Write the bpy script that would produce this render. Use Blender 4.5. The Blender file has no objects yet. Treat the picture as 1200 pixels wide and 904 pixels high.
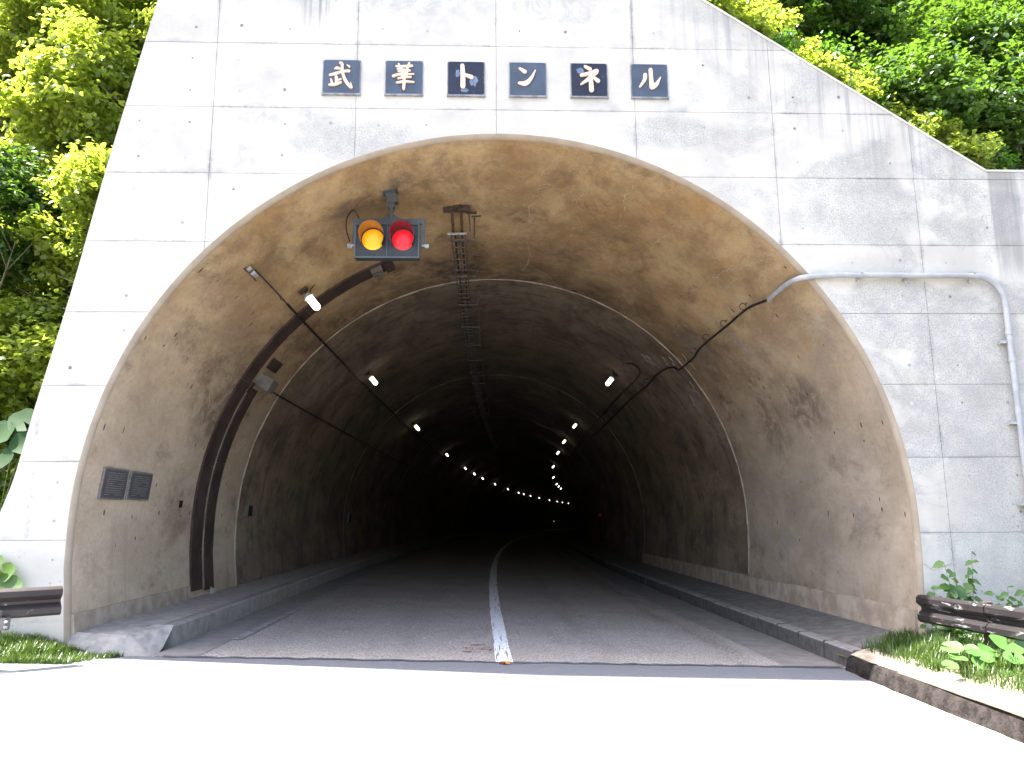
import bpy, bmesh, math, random
import numpy as np
from mathutils import Vector, Matrix, geometry
random.seed(7); rng = np.random.default_rng(11)
sc = bpy.context.scene
C = sc.collection
rad = math.radians
# ------------------------------------------------------------------ camera
cd = bpy.data.cameras.new('camera'); cam = bpy.data.objects.new('camera', cd); C.objects.link(cam)
cd.sensor_fit = 'HORIZONTAL'; cd.sensor_width = 36; cd.lens = 917.69 / 1200 * 36
cd.clip_start = .05; cd.clip_end = 2000
_p, _y, _r = .175646, .037653, -.007904
_F = Vector((math.sin(_y)*math.cos(_p), math.cos(_y)*math.cos(_p), math.sin(_p)))
_R = Vector((math.cos(_y), -math.sin(_y), 0)); _U = _R.cross(_F)
_r1 = math.cos(_r)*_R + math.sin(_r)*_U; _u1 = -math.sin(_r)*_R + math.cos(_r)*_U
M = Matrix((_r1, _u1, -_F)).transposed().to_4x4(); M.translation = Vector((-.17692, -9.31835, .13593))
cam.matrix_world = M
sc.camera = cam
# ------------------------------------------------------------------ sky, sun, exposure
SUN_DIR = Vector((.47, -.079, -1.)).normalized()           # the way the sunlight travels
_to = -SUN_DIR
w = bpy.data.worlds.new('World'); sc.world = w; w.use_nodes = True
nt = w.node_tree; bg = nt.nodes['Background']
sky = nt.nodes.new('ShaderNodeTexSky'); sky.sky_type = 'NISHITA'; sky.sun_disc = False
sky.sun_elevation = math.asin(_to.z); sky.sun_rotation = math.atan2(_to.x, _to.y)
sky.air_density = 1.0; sky.dust_density = 4.0; sky.ozone_density = .6
nt.links.new(sky.outputs[0], bg.inputs[0]); bg.inputs[1].default_value = .13
sd = bpy.data.lights.new('sun', 'SUN'); sd.energy = 4.6; sd.angle = rad(.53); sd.color = (1, .96, .9)
so = bpy.data.objects.new('sun', sd); C.objects.link(so)
so.rotation_euler = SUN_DIR.to_track_quat('-Z', 'Y').to_euler(); so.location = (-20, 4, 40)
vs = sc.view_settings; vs.view_transform = 'Standard'; vs.look = 'None'; vs.exposure = 2.85; vs.gamma = 1; vs.use_curve_mapping = False
cy = sc.cycles; cy.max_bounces = 10; cy.diffuse_bounces = 8; cy.glossy_bounces = 3; cy.transmission_bounces = 4; cy.transparent_max_bounces = 8
cy.sample_clamp_indirect = 6; cy.caustics_reflective = False; cy.caustics_refractive = False
cy.use_denoising = True

# ------------------------------------------------------------------ helpers
def mk(name, v, f, mat, parent=None, smooth=False, uv=None, **props):
    me = bpy.data.meshes.new(name)
    me.from_pydata([tuple(a) for a in v], [], [tuple(a) for a in f]); me.materials.append(mat)
    if smooth: me.polygons.foreach_set('use_smooth', [True]*len(me.polygons))
    if uv is not None:
        l = me.uv_layers.new(name='UVMap')
        vi = np.empty(len(me.loops), dtype=np.int32); me.loops.foreach_get('vertex_index', vi)
        l.data.foreach_set('uv', np.asarray(uv, dtype=np.float32)[vi].ravel())
    me.update()
    o = bpy.data.objects.new(name, me); C.objects.link(o)
    if parent: o.parent = parent
    for k, a in props.items(): o[k] = a
    return o
def thing(name, label, cat, loc=(0, 0, 0), group=None, kind=None):
    o = bpy.data.objects.new(name, None); C.objects.link(o); o.empty_display_size = .2
    o.location = loc; o['label'] = label; o['category'] = cat
    if group: o['group'] = group
    if kind: o['kind'] = kind
    return o
class MB:
    def __init__(s): s.v = []; s.f = []
    def add(s, v, f):
        n = len(s.v); s.v += [tuple(a) for a in v]; s.f += [tuple(i+n for i in q) for q in f]; return s
    def box(s, c, d, rot=None):
        x, y, z = d[0]/2, d[1]/2, d[2]/2
        V = [Vector(a) for a in ((-x,-y,-z),(x,-y,-z),(x,y,-z),(-x,y,-z),(-x,-y,z),(x,-y,z),(x,y,z),(-x,y,z))]
        if rot is not None: V = [rot @ a for a in V]
        return s.add([Vector(c)+a for a in V], [(0,3,2,1),(4,5,6,7),(0,1,5,4),(1,2,6,5),(2,3,7,6),(3,0,4,7)])
    def tube(s, P, r, n=8, cap=True):
        P = [Vector(p) for p in P]; rs = r if isinstance(r, (list, tuple)) else [r]*len(P)
        V = []; F = []; side = None
        for i, p in enumerate(P):
            t = (P[min(i+1, len(P)-1)]-P[max(i-1, 0)]).normalized()
            if side is None:
                side = t.cross(Vector((0, 0, 1)));
                if side.length < .2: side = t.cross(Vector((0, 1, 0)))
            side = (side - t*side.dot(t)).normalized(); up = t.cross(side)
            for k in range(n):
                a = 2*math.pi*k/n; V.append(p + rs[i]*(math.cos(a)*side + math.sin(a)*up))
        for i in range(len(P)-1):
            for k in range(n): F.append((i*n+k, i*n+(k+1) % n, (i+1)*n+(k+1) % n, (i+1)*n+k))
        if cap: F += [tuple(range(n-1, -1, -1)), tuple((len(P)-1)*n+k for k in range(n))]
        return s.add(V, F)
    def prism(s, poly, off):                       # poly: list of 3d points, extruded by off
        n = len(poly); off = Vector(off); V = [Vector(p) for p in poly] + [Vector(p)+off for p in poly]
        return s.add(V, [tuple(range(n)), tuple(range(2*n-1, n-1, -1))] + [(i, n+i, n+(i+1) % n, (i+1) % n) for i in range(n)])
    def build(s, name, mat, parent=None, smooth=False, bevel=0, **props):
        o = mk(name, s.v, s.f, mat, parent, False, **props)
        me = o.data; bm = bmesh.new(); bm.from_mesh(me); bmesh.ops.recalc_face_normals(bm, faces=bm.faces); bm.to_mesh(me); bm.free()
        if smooth: me.polygons.foreach_set('use_smooth', [True]*len(me.polygons)); me.set_sharp_from_angle(angle=rad(40))
        if bevel:
            b = o.modifiers.new('bevel', 'BEVEL'); b.width = bevel; b.segments = 2; b.limit_method = 'ANGLE'
        return o
def catmull(P, n=6):
    P = [np.array(p, float) for p in P]; Q = [2*P[0]-P[1]] + P + [2*P[-1]-P[-2]]; out = []
    for i in range(1, len(Q)-2):
        a, b, c, d = Q[i-1:i+3]
        for k in range(n):
            t = k/n; out.append(.5*((2*b)+(c-a)*t+(2*a-5*b+4*c-d)*t*t+(3*b-a-3*c+d)*t**3))
    out.append(P[-1]); return out

# ------------------------------------------------------------------ material nodes
class NM:
    def __init__(s, name):
        s.m = bpy.data.materials.new(name); s.m.use_nodes = True; s.t = s.m.node_tree
        s.b = s.t.nodes['Principled BSDF']; s.b.inputs['Specular IOR Level'].default_value = .3
        s.g = s.t.nodes.new('ShaderNodeNewGeometry')
    def n(s, typ, **kw):
        x = s.t.nodes.new(typ)
        for k, a in kw.items(): setattr(x, k, a)
        return x
    def put(s, sock, val):
        if isinstance(val, bpy.types.NodeSocket): s.t.links.new(val, sock)
        elif val is not None:
            if isinstance(val, (tuple, list)) and len(val) == 3 and sock.type == 'RGBA': val = (*val, 1)
            sock.default_value = val
    def pos(s): return s.g.outputs['Position']
    def uv(s): return s.n('ShaderNodeUVMap').outputs[0]
    def mapv(s, v, scale=(1, 1, 1), loc=(0, 0, 0), rot=(0, 0, 0)):
        x = s.n('ShaderNodeMapping'); s.put(x.inputs[0], v); x.inputs[1].default_value = loc; x.inputs[2].default_value = rot; x.inputs[3].default_value = scale; return x.outputs[0]
    def noise(s, v, scale=1, detail=4, rough=.55, dist=0, lo=None, hi=None):
        x = s.n('ShaderNodeTexNoise'); s.put(x.inputs['Vector'], v); x.inputs['Scale'].default_value = scale
        x.inputs['Detail'].default_value = detail; x.inputs['Roughness'].default_value = rough; x.inputs['Distortion'].default_value = dist
        o = x.outputs['Fac']
        return o if lo is None else s.rng(o, lo, hi)
    def vor(s, v, scale=1, feature='F1', out='Distance', rand=1):
        x = s.n('ShaderNodeTexVoronoi', feature=feature); s.put(x.inputs['Vector'], v); x.inputs['Scale'].default_value = scale; x.inputs['Randomness'].default_value = rand
        return x.outputs[out]
    def rng(s, v, lo, hi, a=0., b=1., smooth=True):
        x = s.n('ShaderNodeMapRange', interpolation_type='SMOOTHSTEP' if smooth else 'LINEAR'); s.put(x.inputs[0], v)
        for i, q in enumerate((lo, hi, a, b)): x.inputs[i+1].default_value = q
        return x.outputs[0]
    def math(s, op, a, b=None, clamp=False):
        x = s.n('ShaderNodeMath', operation=op, use_clamp=clamp); s.put(x.inputs[0], a)
        if b is not None: s.put(x.inputs[1], b)
        return x.outputs[0]
    def mul(s, *a):
        r = a[0]
        for q in a[1:]: r = s.math('MULTIPLY', r, q)
        return r
    def mix(s, f, a, b, blend='MIX'):
        x = s.n('ShaderNodeMix', data_type='RGBA', blend_type=blend); s.put(x.inputs[0], f); s.put(x.inputs[6], a); s.put(x.inputs[7], b); return x.outputs[2]
    def sep(s, v):
        x = s.n('ShaderNodeSeparateXYZ'); s.put(x.inputs[0], v); return x.outputs
    def near(s, v, c, r):                          # 1 inside an ellipse-ish blob (xyz vector v, centre c, radii r)
        q = s.mapv(v, tuple(1/a for a in r), tuple(-c[i]/r[i] for i in range(3)))
        x = s.n('ShaderNodeVectorMath', operation='LENGTH'); s.put(x.inputs[0], q); return s.rng(x.outputs['Value'], .35, 1., 1., 0.)
    def col(s, c, rough=.85, bump=None, bs=.3, bd=.01, metal=0):
        s.put(s.b.inputs['Base Color'], c); s.put(s.b.inputs['Roughness'], rough); s.b.inputs['Metallic'].default_value = metal
        if bump is not None:
            x = s.n('ShaderNodeBump'); x.inputs['Strength'].default_value = bs; x.inputs['Distance'].default_value = bd; s.put(x.inputs['Height'], bump)
            s.t.links.new(x.outputs[0], s.b.inputs['Normal'])
        return s.m

def mat_wall():
    m = NM('portal_concrete'); P = m.pos(); X, Y, Z = m.sep(P)
    base = m.mix(m.noise(P, 1.3, 5, .6, lo=.3, hi=.7), (.425, .395, .355), (.57, .535, .485))
    oi = m.n('ShaderNodeObjectInfo')
    base = m.mix(m.rng(oi.outputs['Random'], 0, 1, 0, .30, False), base, (.37, .345, .31))
    # fine speckled weathering in cloud shaped patches, most of it right of the opening
    speck = m.noise(P, 48, 6, .85, .0, lo=.42, hi=.66)
    cloud = m.noise(m.mapv(P, (1, 1, 1.4)), .9, 5, .62, .6, lo=.46, hi=.60)
    rightw = m.rng(X, 1.0, 5.5, .25, 1.)
    pm = m.math('ADD', m.mul(cloud, rightw), m.near(P, (5.95, 0, 2.1), (.9, 5, .9)), True)
    for c, r in (((4.6, 0, 4.0), (1.2, 5, .55)), ((6.0, 0, 1.0), (.9, 5, .9)), ((6.1, 0, -.2), (1., 5, .9)), ((-1.7, 0, 4.95), (1.2, 5, .35)), ((2.3, 0, 5.1), (1.0, 5, .3)), ((4.9, 0, 2.6), (1., 5, .4))):
        pm = m.math('ADD', pm, m.near(P, c, r), True)
    base = m.mix(m.mul(pm, speck, .8), base, (.17, .17, .165))
    base = m.mix(m.mul(pm, m.noise(P, 5, 5, .7, lo=.3, hi=.7), .5), base, (.26, .26, .255))
    for c, rr in (((-2.6, 0, 5.3), (1.0, 5, .28)), ((-1.2, 0, 7.2), (2.2, 5, .8)), ((.9, 0, 6.9), (1.2, 5, .5)), ((-2.9, 0, 4.75), (.9, 5, .3))):
        base = m.mix(m.mul(m.near(P, c, rr), m.noise(P, 3.5, 7, .75, 1.2, lo=.42, hi=.62), .5), base, (.27, .27, .275))
    jx = m.math('ABSOLUTE', m.math('SUBTRACT', m.math('FRACT', m.math('ADD', m.math('MULTIPLY', X, 1/1.8), 20.5)), .5))
    jx = m.mul(m.rng(jx, .004, .028, 1, 0), m.noise(m.mapv(P, (1, 1, .8)), 1.3, 6, .7, lo=.44, hi=.66), m.noise(P, 12, 5, .8, lo=.3, hi=.6))
    jz = m.math('ABSOLUTE', m.math('SUBTRACT', m.math('FRACT', m.math('ADD', m.math('MULTIPLY', Z, 1/.9), 20.5)), .5))
    jz = m.mul(m.rng(jz, .004, .035, 1, 0), m.noise(P, 1.1, 6, .7, lo=.46, hi=.68), m.noise(P, 14, 5, .8, lo=.3, hi=.6))
    base = m.mix(m.mul(m.math('MAXIMUM', jx, jz), .75), base, (.16, .16, .165))
    # grimy tide marks above each pour joint
    fr = m.math('FRACT', m.math('MULTIPLY', m.math('ADD', Z, 9.0), 1/.9))
    tide = m.mul(m.rng(fr, 0.0, .13, 1., 0.), m.noise(P, 1.7, 4, .6, lo=.5, hi=.66))
    base = m.mix(m.mul(tide, .5), base, (.24, .24, .25))
    # run off streaks below the sloping top and at the crown
    st = m.noise(m.mapv(P, (5.5, 1, .22)), 1.6, 5, .6, lo=.48, hi=.68)
    sl = m.math('ADD', Z, m.math('MULTIPLY', X, .671))                       # distance under the slope
    under = m.mul(m.rng(sl, 7.2, 8.9), m.rng(X, 1.5, 3.0))
    base = m.mix(m.mul(st, under, .62), base, (.22, .22, .23))
    top = m.mul(m.near(P, (-2.35, 0, 7.5), (.5, 5, 1.3)), m.noise(m.mapv(P, (14, 1, .35)), 1.5, 4, .6, lo=.5, hi=.68))
    base = m.mix(m.mul(top, .8), base, (.17, .17, .18))
    strip = m.mul(m.rng(X, 6.36, 6.40), m.rng(X, 6.66, 6.80, 1, 0), m.rng(Z, 2.9, 3.5))
    base = m.mix(m.mul(strip, m.noise(m.mapv(P, (9, 1, .5)), 2, 3, lo=.1, hi=.55), .55), base, (.17, .16, .16))
    # pock marks low down
    pk = m.mul(m.rng(m.vor(P, 9), .10, .17, 1, 0), m.rng(Z, .1, .9, 1, .12), m.noise(P, 3, 2, lo=.45, hi=.6))
    base = m.mix(m.mul(pk, .6), base, (.15, .14, .13))
    base = m.mix(m.rng(Z, -1.2, 1.2, .35, 0.), base, (.50, .46, .40))  # warm bounce from the sunlit road, put into the lower wall colour
    h = m.math('ADD', m.noise(P, 60, 3), m.math('MULTIPLY', m.noise(P, 6, 4), 1.5))
    return m.col(base, .9, h, .35, .006)

def mat_lining(name, first):
    m = NM(name); U = m.uv(); P = m.pos(); s, a, _ = m.sep(U)            # a = arc length from the crown, m (right positive)
    ab = m.math('ABSOLUTE', a)
    crown = m.rng(ab, 3.0, 7.2, 1, 0)
    n1 = m.noise(m.mapv(U, (.55, .9, 1)), .9, 8, .70, .25)
    n2 = m.noise(m.mapv(U, (.7, 1.0, 1), (3, 7, 0)), 1.5, 8, .76, .4)
    fine = m.noise(P, 22, 4, .7)
    if first:
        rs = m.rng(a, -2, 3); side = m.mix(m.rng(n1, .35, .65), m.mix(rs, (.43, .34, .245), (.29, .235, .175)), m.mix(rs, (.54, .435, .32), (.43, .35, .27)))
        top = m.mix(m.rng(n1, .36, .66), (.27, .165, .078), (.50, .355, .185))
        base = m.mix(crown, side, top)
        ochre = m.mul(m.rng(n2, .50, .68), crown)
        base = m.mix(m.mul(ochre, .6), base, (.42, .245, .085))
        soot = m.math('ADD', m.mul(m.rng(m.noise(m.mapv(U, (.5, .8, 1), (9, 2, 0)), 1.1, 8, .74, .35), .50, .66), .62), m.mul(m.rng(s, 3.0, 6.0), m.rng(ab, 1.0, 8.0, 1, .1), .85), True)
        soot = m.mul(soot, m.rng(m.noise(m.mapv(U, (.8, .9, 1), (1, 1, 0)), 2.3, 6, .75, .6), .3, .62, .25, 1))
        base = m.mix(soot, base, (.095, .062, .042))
        for c, r in (((4.6, 4.3, 0), (.9, 1.0, 1)), ((3.6, 6.0, 0), (.8, .9, 1)), ((2.2, 5.9, 0), (1.0, .7, 1)), ((3.4, -5.6, 0), (1.1, 1.2, 1)), ((1.0, -1.4, 0), (.45, .35, 1)), ((1.2, -2.0, 0), (.35, .9, 1)), ((2.6, .5, 0), (.5, .5, 1))):
            bl = m.mul(m.near(U, c, r), m.rng(m.noise(U, 2.6, 6, .75, 1.), .38, .62))
            base = m.mix(m.mul(bl, .75), base, (.11, .078, .058))
        grey = m.mul(m.rng(m.noise(m.mapv(U, (1, 1, 1), (4, 4, 0)), .8, 4, .6, .5), .52, .7), m.rng(a, 2, 5))
        base = m.mix(m.mul(grey, .45), base, (.29, .27, .25))
        lime = m.mul(m.rng(m.vor(m.mapv(m.mix(.35, U, m.noise(U, 1.4, 4)), (1.3, 1.3, 1)), 1.1, 'DISTANCE_TO_EDGE'), .004, .018, 1, 0), m.rng(m.noise(U, .8, 3), .5, .62), crown)
        base = m.mix(m.mul(lime, .3), base, (.42, .35, .26))
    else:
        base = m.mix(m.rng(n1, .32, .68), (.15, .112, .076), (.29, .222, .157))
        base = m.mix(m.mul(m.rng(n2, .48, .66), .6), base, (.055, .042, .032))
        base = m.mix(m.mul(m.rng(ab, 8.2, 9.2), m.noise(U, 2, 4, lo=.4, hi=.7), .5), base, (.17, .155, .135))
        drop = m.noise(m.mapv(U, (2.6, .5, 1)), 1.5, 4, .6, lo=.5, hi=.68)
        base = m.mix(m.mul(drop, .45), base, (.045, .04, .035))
    mid = m.noise(m.mapv(U, (.5, .9, 1)), 4.0, 8, .75, .6); mid2 = m.noise(m.mapv(U, (1, 1, 1), (5, 2, 0)), 11, 6, .75)
    base = m.mix(m.mul(m.rng(mid, .50, .66), m.rng(crown, 0, 1, .16, .34) if first else .3), base, (.13, .088, .058) if first else (.04, .03, .024))
    base = m.mix(m.mul(m.rng(mid2, .54, .68), m.rng(crown, 0, 1, .16, .30) if first else .3), base, (.14, .10, .07) if first else (.03, .025, .02))
    base = m.mix(m.mul(m.rng(m.noise(m.mapv(U, (1, 1, 1), (8, 8, 0)), 3.2, 7, .72), .55, .70), .25), base, (.50, .41, .30) if first else (.20, .165, .125))
    drips = m.mul(m.noise(m.mapv(U, (2.4, .3, 1)), 1.6, 6, .7, .5, lo=.53, hi=.72), m.rng(ab, 6.9, 8.4))
    base = m.mix(m.mul(drips, .28), base, (.17, .145, .12))
    wet = m.mul(m.rng(ab, 8.3, 9.1), m.noise(m.mapv(U, (2.5, .6, 1)), 1.4, 5, .7, lo=.42, hi=.62), m.rng(a, -1, 1, .35, 1))
    base = m.mix(m.mul(wet, .55), base, (.08, .068, .055))
    pk = m.mul(m.rng(m.vor(U, 5.5), .07, .13, 1, 0), m.rng(m.noise(U, 2.2, 3), .5, .62), m.rng(ab, 5.2, 7.5))
    base = m.mix(m.mul(pk, .6), base, (.09, .07, .055))
    base = m.mix(m.rng(fine, .3, .75, 0, .22), base, (.14, .11, .085))
    h = m.math('ADD', m.math('MULTIPLY', m.noise(P, 5, 5, .65), 2.0), m.math('MULTIPLY', fine, .5))
    return m.col(base, .88, h, .45, .012)

def mat_simple(name, c1, c2, scale=8, rough=.8, detail=4, bs=.25, bd=.004, metal=0, lo=.35, hi=.65, spec=None):
    m = NM(name); P = m.pos(); f = m.noise(P, scale, detail, .6, lo=lo, hi=hi)
    r = m.col(m.mix(f, c1, c2), rough, m.noise(P, scale*4, 3), bs, bd, metal)
    if spec is not None: m.b.inputs['Specular IOR Level'].default_value = spec
    return r
def mat_flat_noise(*a, **k): return mat_simple(*a, **k)

def mat_road_out():
    m = NM('old_asphalt'); P = m.pos(); n = m.noise(P, 1.1, 5, .6)
    c = m.mix(m.rng(n, .3, .7), (.25, .25, .255), (.31, .31, .31))
    g = m.noise(P, 90, 3, .7); c = m.mix(m.rng(g, .35, .7, 0, .5), c, (.17, .17, .175))
    sx = m.rng(m.sep(P)[1], -1.04, -1.0); c = m.mix(sx, c, m.mix(m.rng(g, .3, .7), (.17, .175, .19), (.10, .105, .115)))  # darker asphalt beside the portal: the wall's shade put into the colour
    return m.col(c, .9, g, .6, .006)
def mat_road_in():
    m = NM('tunnel_pavement'); U = m.uv(); P = m.pos(); s, u, _ = m.sep(U)
    c = m.mix(m.noise(U, .9, 5, .6, lo=.3, hi=.7), (.29, .255, .225), (.38, .34, .30))
    mouth_pale = m.rng(s, 0, 12, .45, 0); c = m.mix(mouth_pale, c, (.42, .395, .37))  # paler towards the tunnel mouth
    red = m.noise(U, 1.6, 3, .6, lo=.56, hi=.72); c = m.mix(m.mul(red, .3), c, (.20, .12, .08))
    # darker wheel tracks and a pale wander in the right lane
    for x0, k, cc, ww in ((-2.8, .2, (.09, .08, .075), .35), (-1.2, .2, (.09, .08, .075), .35), (1.2, .3, (.085, .078, .075), .35), (2.85, .45, (.08, .075, .07), .35), (.75, .45, (.27, .26, .27), .28)):
        d = m.math('ABSOLUTE', m.math('SUBTRACT', m.math('ADD', u, m.math('MULTIPLY', m.math('SUBTRACT', m.noise(m.mapv(U, (.35, .1, 1)), 1, 2), .5), .7)), x0))
        c = m.mix(m.mul(m.rng(d, 0, ww, 1, 0), m.noise(m.mapv(U, (.6, 3, 1)), 1.3, 4, lo=.3, hi=.65), k), c, cc)
    g = m.noise(P, 55, 3, .75); c = m.mix(m.rng(g, .42, .60, 0, .8), c, (.085, .072, .062))
    g2 = m.rng(m.noise(P, 30, 3, .7), .54, .66); c = m.mix(m.mul(g2, .75), c, (.46, .43, .40))
    tr = m.rng(m.math('ABSOLUTE', m.math('SUBTRACT', m.math('ADD', s, m.math('MULTIPLY', m.noise(U, 2, 3), .25)), 4.35)), .01, .05, 1, 0)
    c = m.mix(m.mul(tr, m.noise(U, 3, 3, lo=.4, hi=.6), .6), c, (.3, .29, .28))
    return m.col(c, .8, g, .7, .008)
def mat_paint():
    m = NM('worn_white_paint'); P = m.pos(); x, y, z = m.sep(P)
    wear = m.noise(P, 38, 4, .7, lo=.54, hi=.62); w2 = m.noise(m.mapv(P, (30, 1.2, 1)), 1, 5, .7, lo=.57, hi=.63)
    f = m.math('MAXIMUM', wear, w2)
    return m.col(m.mix(f, (.78, .79, .80), (.13, .12, .12)), .6, f, -.4, .003)
def mat_edge():
    m = NM('worn_edge_line'); P = m.pos(); f = m.noise(P, 9, 5, .75, lo=.40, hi=.58)
    return m.col(m.mix(m.math('MULTIPLY', f, .9), (.30, .29, .28), (.17, .155, .14)), .8)
def mat_leaf(name, dark, light, trans=.5, rough=.38):
    m = NM(name); r = m.g.outputs['Random Per Island']; P = m.pos()
    c = m.mix(r, dark, light); c = m.mix(m.noise(P, 1.1, 3, lo=.35, hi=.65), c, m.mix(r, light, dark))
    m.col(c, rough); m.b.inputs['Specular IOR Level'].default_value = .6
    tr = m.n('ShaderNodeBsdfTranslucent'); m.put(tr.inputs[0], m.mix(.6, c, (light[0]*1.5, light[1]*1.5, light[2]*.5)))
    mx = m.n('ShaderNodeMixShader'); mx.inputs[0].default_value = trans
    m.t.links.new(m.b.outputs[0], mx.inputs[1]); m.t.links.new(tr.outputs[0], mx.inputs[2])
    m.t.links.new(mx.outputs[0], m.t.nodes['Material Output'].inputs[0]); return m.m
def mat_metal_paint(name, paint, chip, amount=.6, scale=6, rough=.45, stretch=(1, 1, 1)):
    m = NM(name); P = m.mapv(m.pos(), stretch); f = m.noise(P, scale, 5, .7, .6, lo=amount, hi=amount+.04)
    n = m.noise(P, 3, 4, lo=.3, hi=.7)
    c = m.mix(n, paint, tuple(q*.7 for q in paint)); c = m.mix(f, c, chip)
    return m.col(c, rough, f, -.3, .002)
def mat_emit(name, c, e, base=(.8, .8, .8)):
    m = NM(name); m.col(base, .3); m.put(m.b.inputs['Emission Color'], c); m.b.inputs['Emission Strength'].default_value = e; return m.m
def mat_plaque():
    m = NM('engraved_plaque'); t = m.n('ShaderNodeUVMap').outputs[0]; x, y, _ = m.sep(t)
    row = m.math('FRACT', m.math('MULTIPLY', y, 13.)); line = m.mul(m.rng(row, .35, .42), m.rng(row, .68, .75, 1, 0))
    txt = m.noise(m.mapv(t, (60, 14, 1)), 1, 2, .6, lo=.42, hi=.5)
    brk = m.noise(m.mapv(t, (2.5, 13, 1)), 1, 1, .5, lo=.36, hi=.42)
    inside = m.mul(m.rng(x, .10, .14), m.rng(x, .86, .90, 1, 0), m.rng(y, .07, .1), m.rng(y, .90, .93, 1, 0))
    f = m.mul(line, txt, inside, brk)
    return m.col(m.mix(f, m.mix(m.noise(m.pos(), 30, 3), (.060, .058, .062), (.085, .080, .080)), (.24, .22, .21)), .5, f, .3, .003)

WALL = mat_wall(); LIN1 = mat_lining('stained_lining_concrete', True); LIN2 = mat_lining('sooty_lining_concrete', False)
CORE = mat_simple('recess_concrete', (.24, .235, .225), (.34, .33, .32), 5)
PLUG = mat_simple('mortar_plug', (.22, .215, .21), (.46, .45, .43), 5)
RIM = mat_simple('rim_concrete', (.26, .21, .16), (.32, .265, .205), 2.2, .9, 4, .1, .003)
COPE = mat_simple('coping_concrete', (.50, .47, .45), (.62, .60, .58), 6)
RIDGE = mat_simple('joint_mortar', (.23, .19, .15), (.36, .31, .25), 5)
LIME = mat_simple('lime_seep', (.26, .18, .11), (.46, .36, .24), 5)
PLINTH = mat_simple('plinth_concrete', (.27, .215, .165), (.40, .33, .255), 4, .9, 6, .5, .012)
KERB = mat_simple('kerb_concrete', (.20, .185, .165), (.27, .25, .228), 7, .85, 6, .4, .006)
WALK = mat_simple('walkway_concrete', (.25, .23, .20), (.34, .315, .28), 6, .85, 6, .4, .006)
def mat_kerb2():
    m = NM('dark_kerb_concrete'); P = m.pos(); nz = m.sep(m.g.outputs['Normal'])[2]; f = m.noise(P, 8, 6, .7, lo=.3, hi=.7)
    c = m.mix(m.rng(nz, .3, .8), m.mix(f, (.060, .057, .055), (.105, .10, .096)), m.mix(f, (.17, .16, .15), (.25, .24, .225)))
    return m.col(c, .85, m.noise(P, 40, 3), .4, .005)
KERB2 = mat_kerb2()
WALK2 = mat_simple('dark_walkway_concrete', (.10, .096, .09), (.155, .148, .138), 6, .85, 6, .4, .006)
GUT = mat_simple('gutter_concrete', (.17, .157, .145), (.22, .205, .19), 5, .8, 6, .35, .005)
BERM = mat_simple('tarry_kerb', (.014, .012, .011), (.034, .029, .027), 9, .9, 6, .9, .02, spec=.05)
DIRT = mat_simple('sandy_dirt', (.30, .25, .18), (.48, .42, .33), 5, .95, 6, .5, .01)
SOIL = mat_simple('slope_soil', (.045, .060, .020), (.11, .12, .045), 1.2, .95, 6, .6, .05)
VERGE = mat_simple('verge_soil', (.040, .034, .020), (.095, .08, .052), 4, .95, 6, .6, .02)
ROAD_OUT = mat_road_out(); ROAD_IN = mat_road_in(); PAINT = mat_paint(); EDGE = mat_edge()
CABLE = mat_simple('black_cable', (.010, .009, .008), (.025, .02, .018), 9, .6)
RUST = mat_simple('rusty_steel', (.030, .020, .016), (.085, .055, .042), 12, .75)
GALV = mat_simple('galvanised_steel', (.22, .22, .22), (.38, .38, .38), 12, .5, metal=0)
PIPE = mat_simple('grey_white_pipe', (.285, .29, .295), (.36, .365, .375), 5, .4)
HOUSE = mat_metal_paint('signal_housing_paint', (.036, .039, .043), (.13, .13, .13), .66, 9)
FRAME = mat_metal_paint('signal_frame_paint', (.088, .097, .103), (.05, .042, .038), .62, 7)
LADDER = mat_simple('ladder_steel', (.055, .048, .042), (.12, .105, .095), 10, .6)
DUCT = mat_simple('brown_duct_cover', (.036, .024, .019), (.062, .042, .034), 3, .75)
BROWN = mat_metal_paint('brown_rail_paint', (.034, .026, .025), (.22, .21, .21), .65, 5.5, .4)
BROWN2 = mat_metal_paint('chipped_rail_paint', (.020, .017, .018), (.17, .165, .165), .59, 5.0, .4, (1.5, .8, 3.5))
BOXM = mat_simple('box_steel', (.10, .09, .08), (.15, .135, .12), 6, .6)
PLAQUE = mat_plaque(); BRONZE = mat_simple('plaque_frame', (.13, .12, .115), (.19, .175, .165), 20, .5)
DARK = mat_simple('dark_opening', (.010, .009, .008), (.018, .016, .015), 10)
LAMP = mat_emit('lamp_glass', (1, .95, .80), .95)
AMBER = mat_emit('amber_lens', (1, .38, .01), .06, (.88, .36, .012)); RED = mat_emit('red_lens', (1, .02, .03), .05, (.72, .018, .03))
REDLAMP = mat_emit('red_pilot_lamp', (1, .03, .02), .006, (.12, .01, .01))
LEAF1 = mat_leaf('maple_leaf', (.14, .20, .03), (.30, .36, .07), .62)
LEAF2 = mat_leaf('deep_green_leaf', (.038, .090, .018), (.095, .175, .026), .45)
LEAF3 = mat_leaf('knotweed_leaf', (.045, .12, .022), (.11, .22, .035), .4)
LEAF5 = mat_leaf('shaded_big_leaf', (.010, .034, .010), (.024, .062, .016), .15, .6)  # leaf green darkened so the shade sits in the colour
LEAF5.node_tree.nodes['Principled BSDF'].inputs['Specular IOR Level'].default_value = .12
LEAF4 = mat_leaf('butterbur_leaf', (.050, .135, .026), (.085, .185, .040), .22, .5)
GRASS = mat_leaf('grass_blade', (.022, .058, .010), (.075, .125, .018), .35)
DRY = mat_simple('dry_twig', (.14, .10, .06), (.26, .20, .13), 6)
BARK = mat_simple('grey_bark', (.07, .06, .045), (.17, .145, .11), 6, .9, 5, .6, .01)
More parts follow.
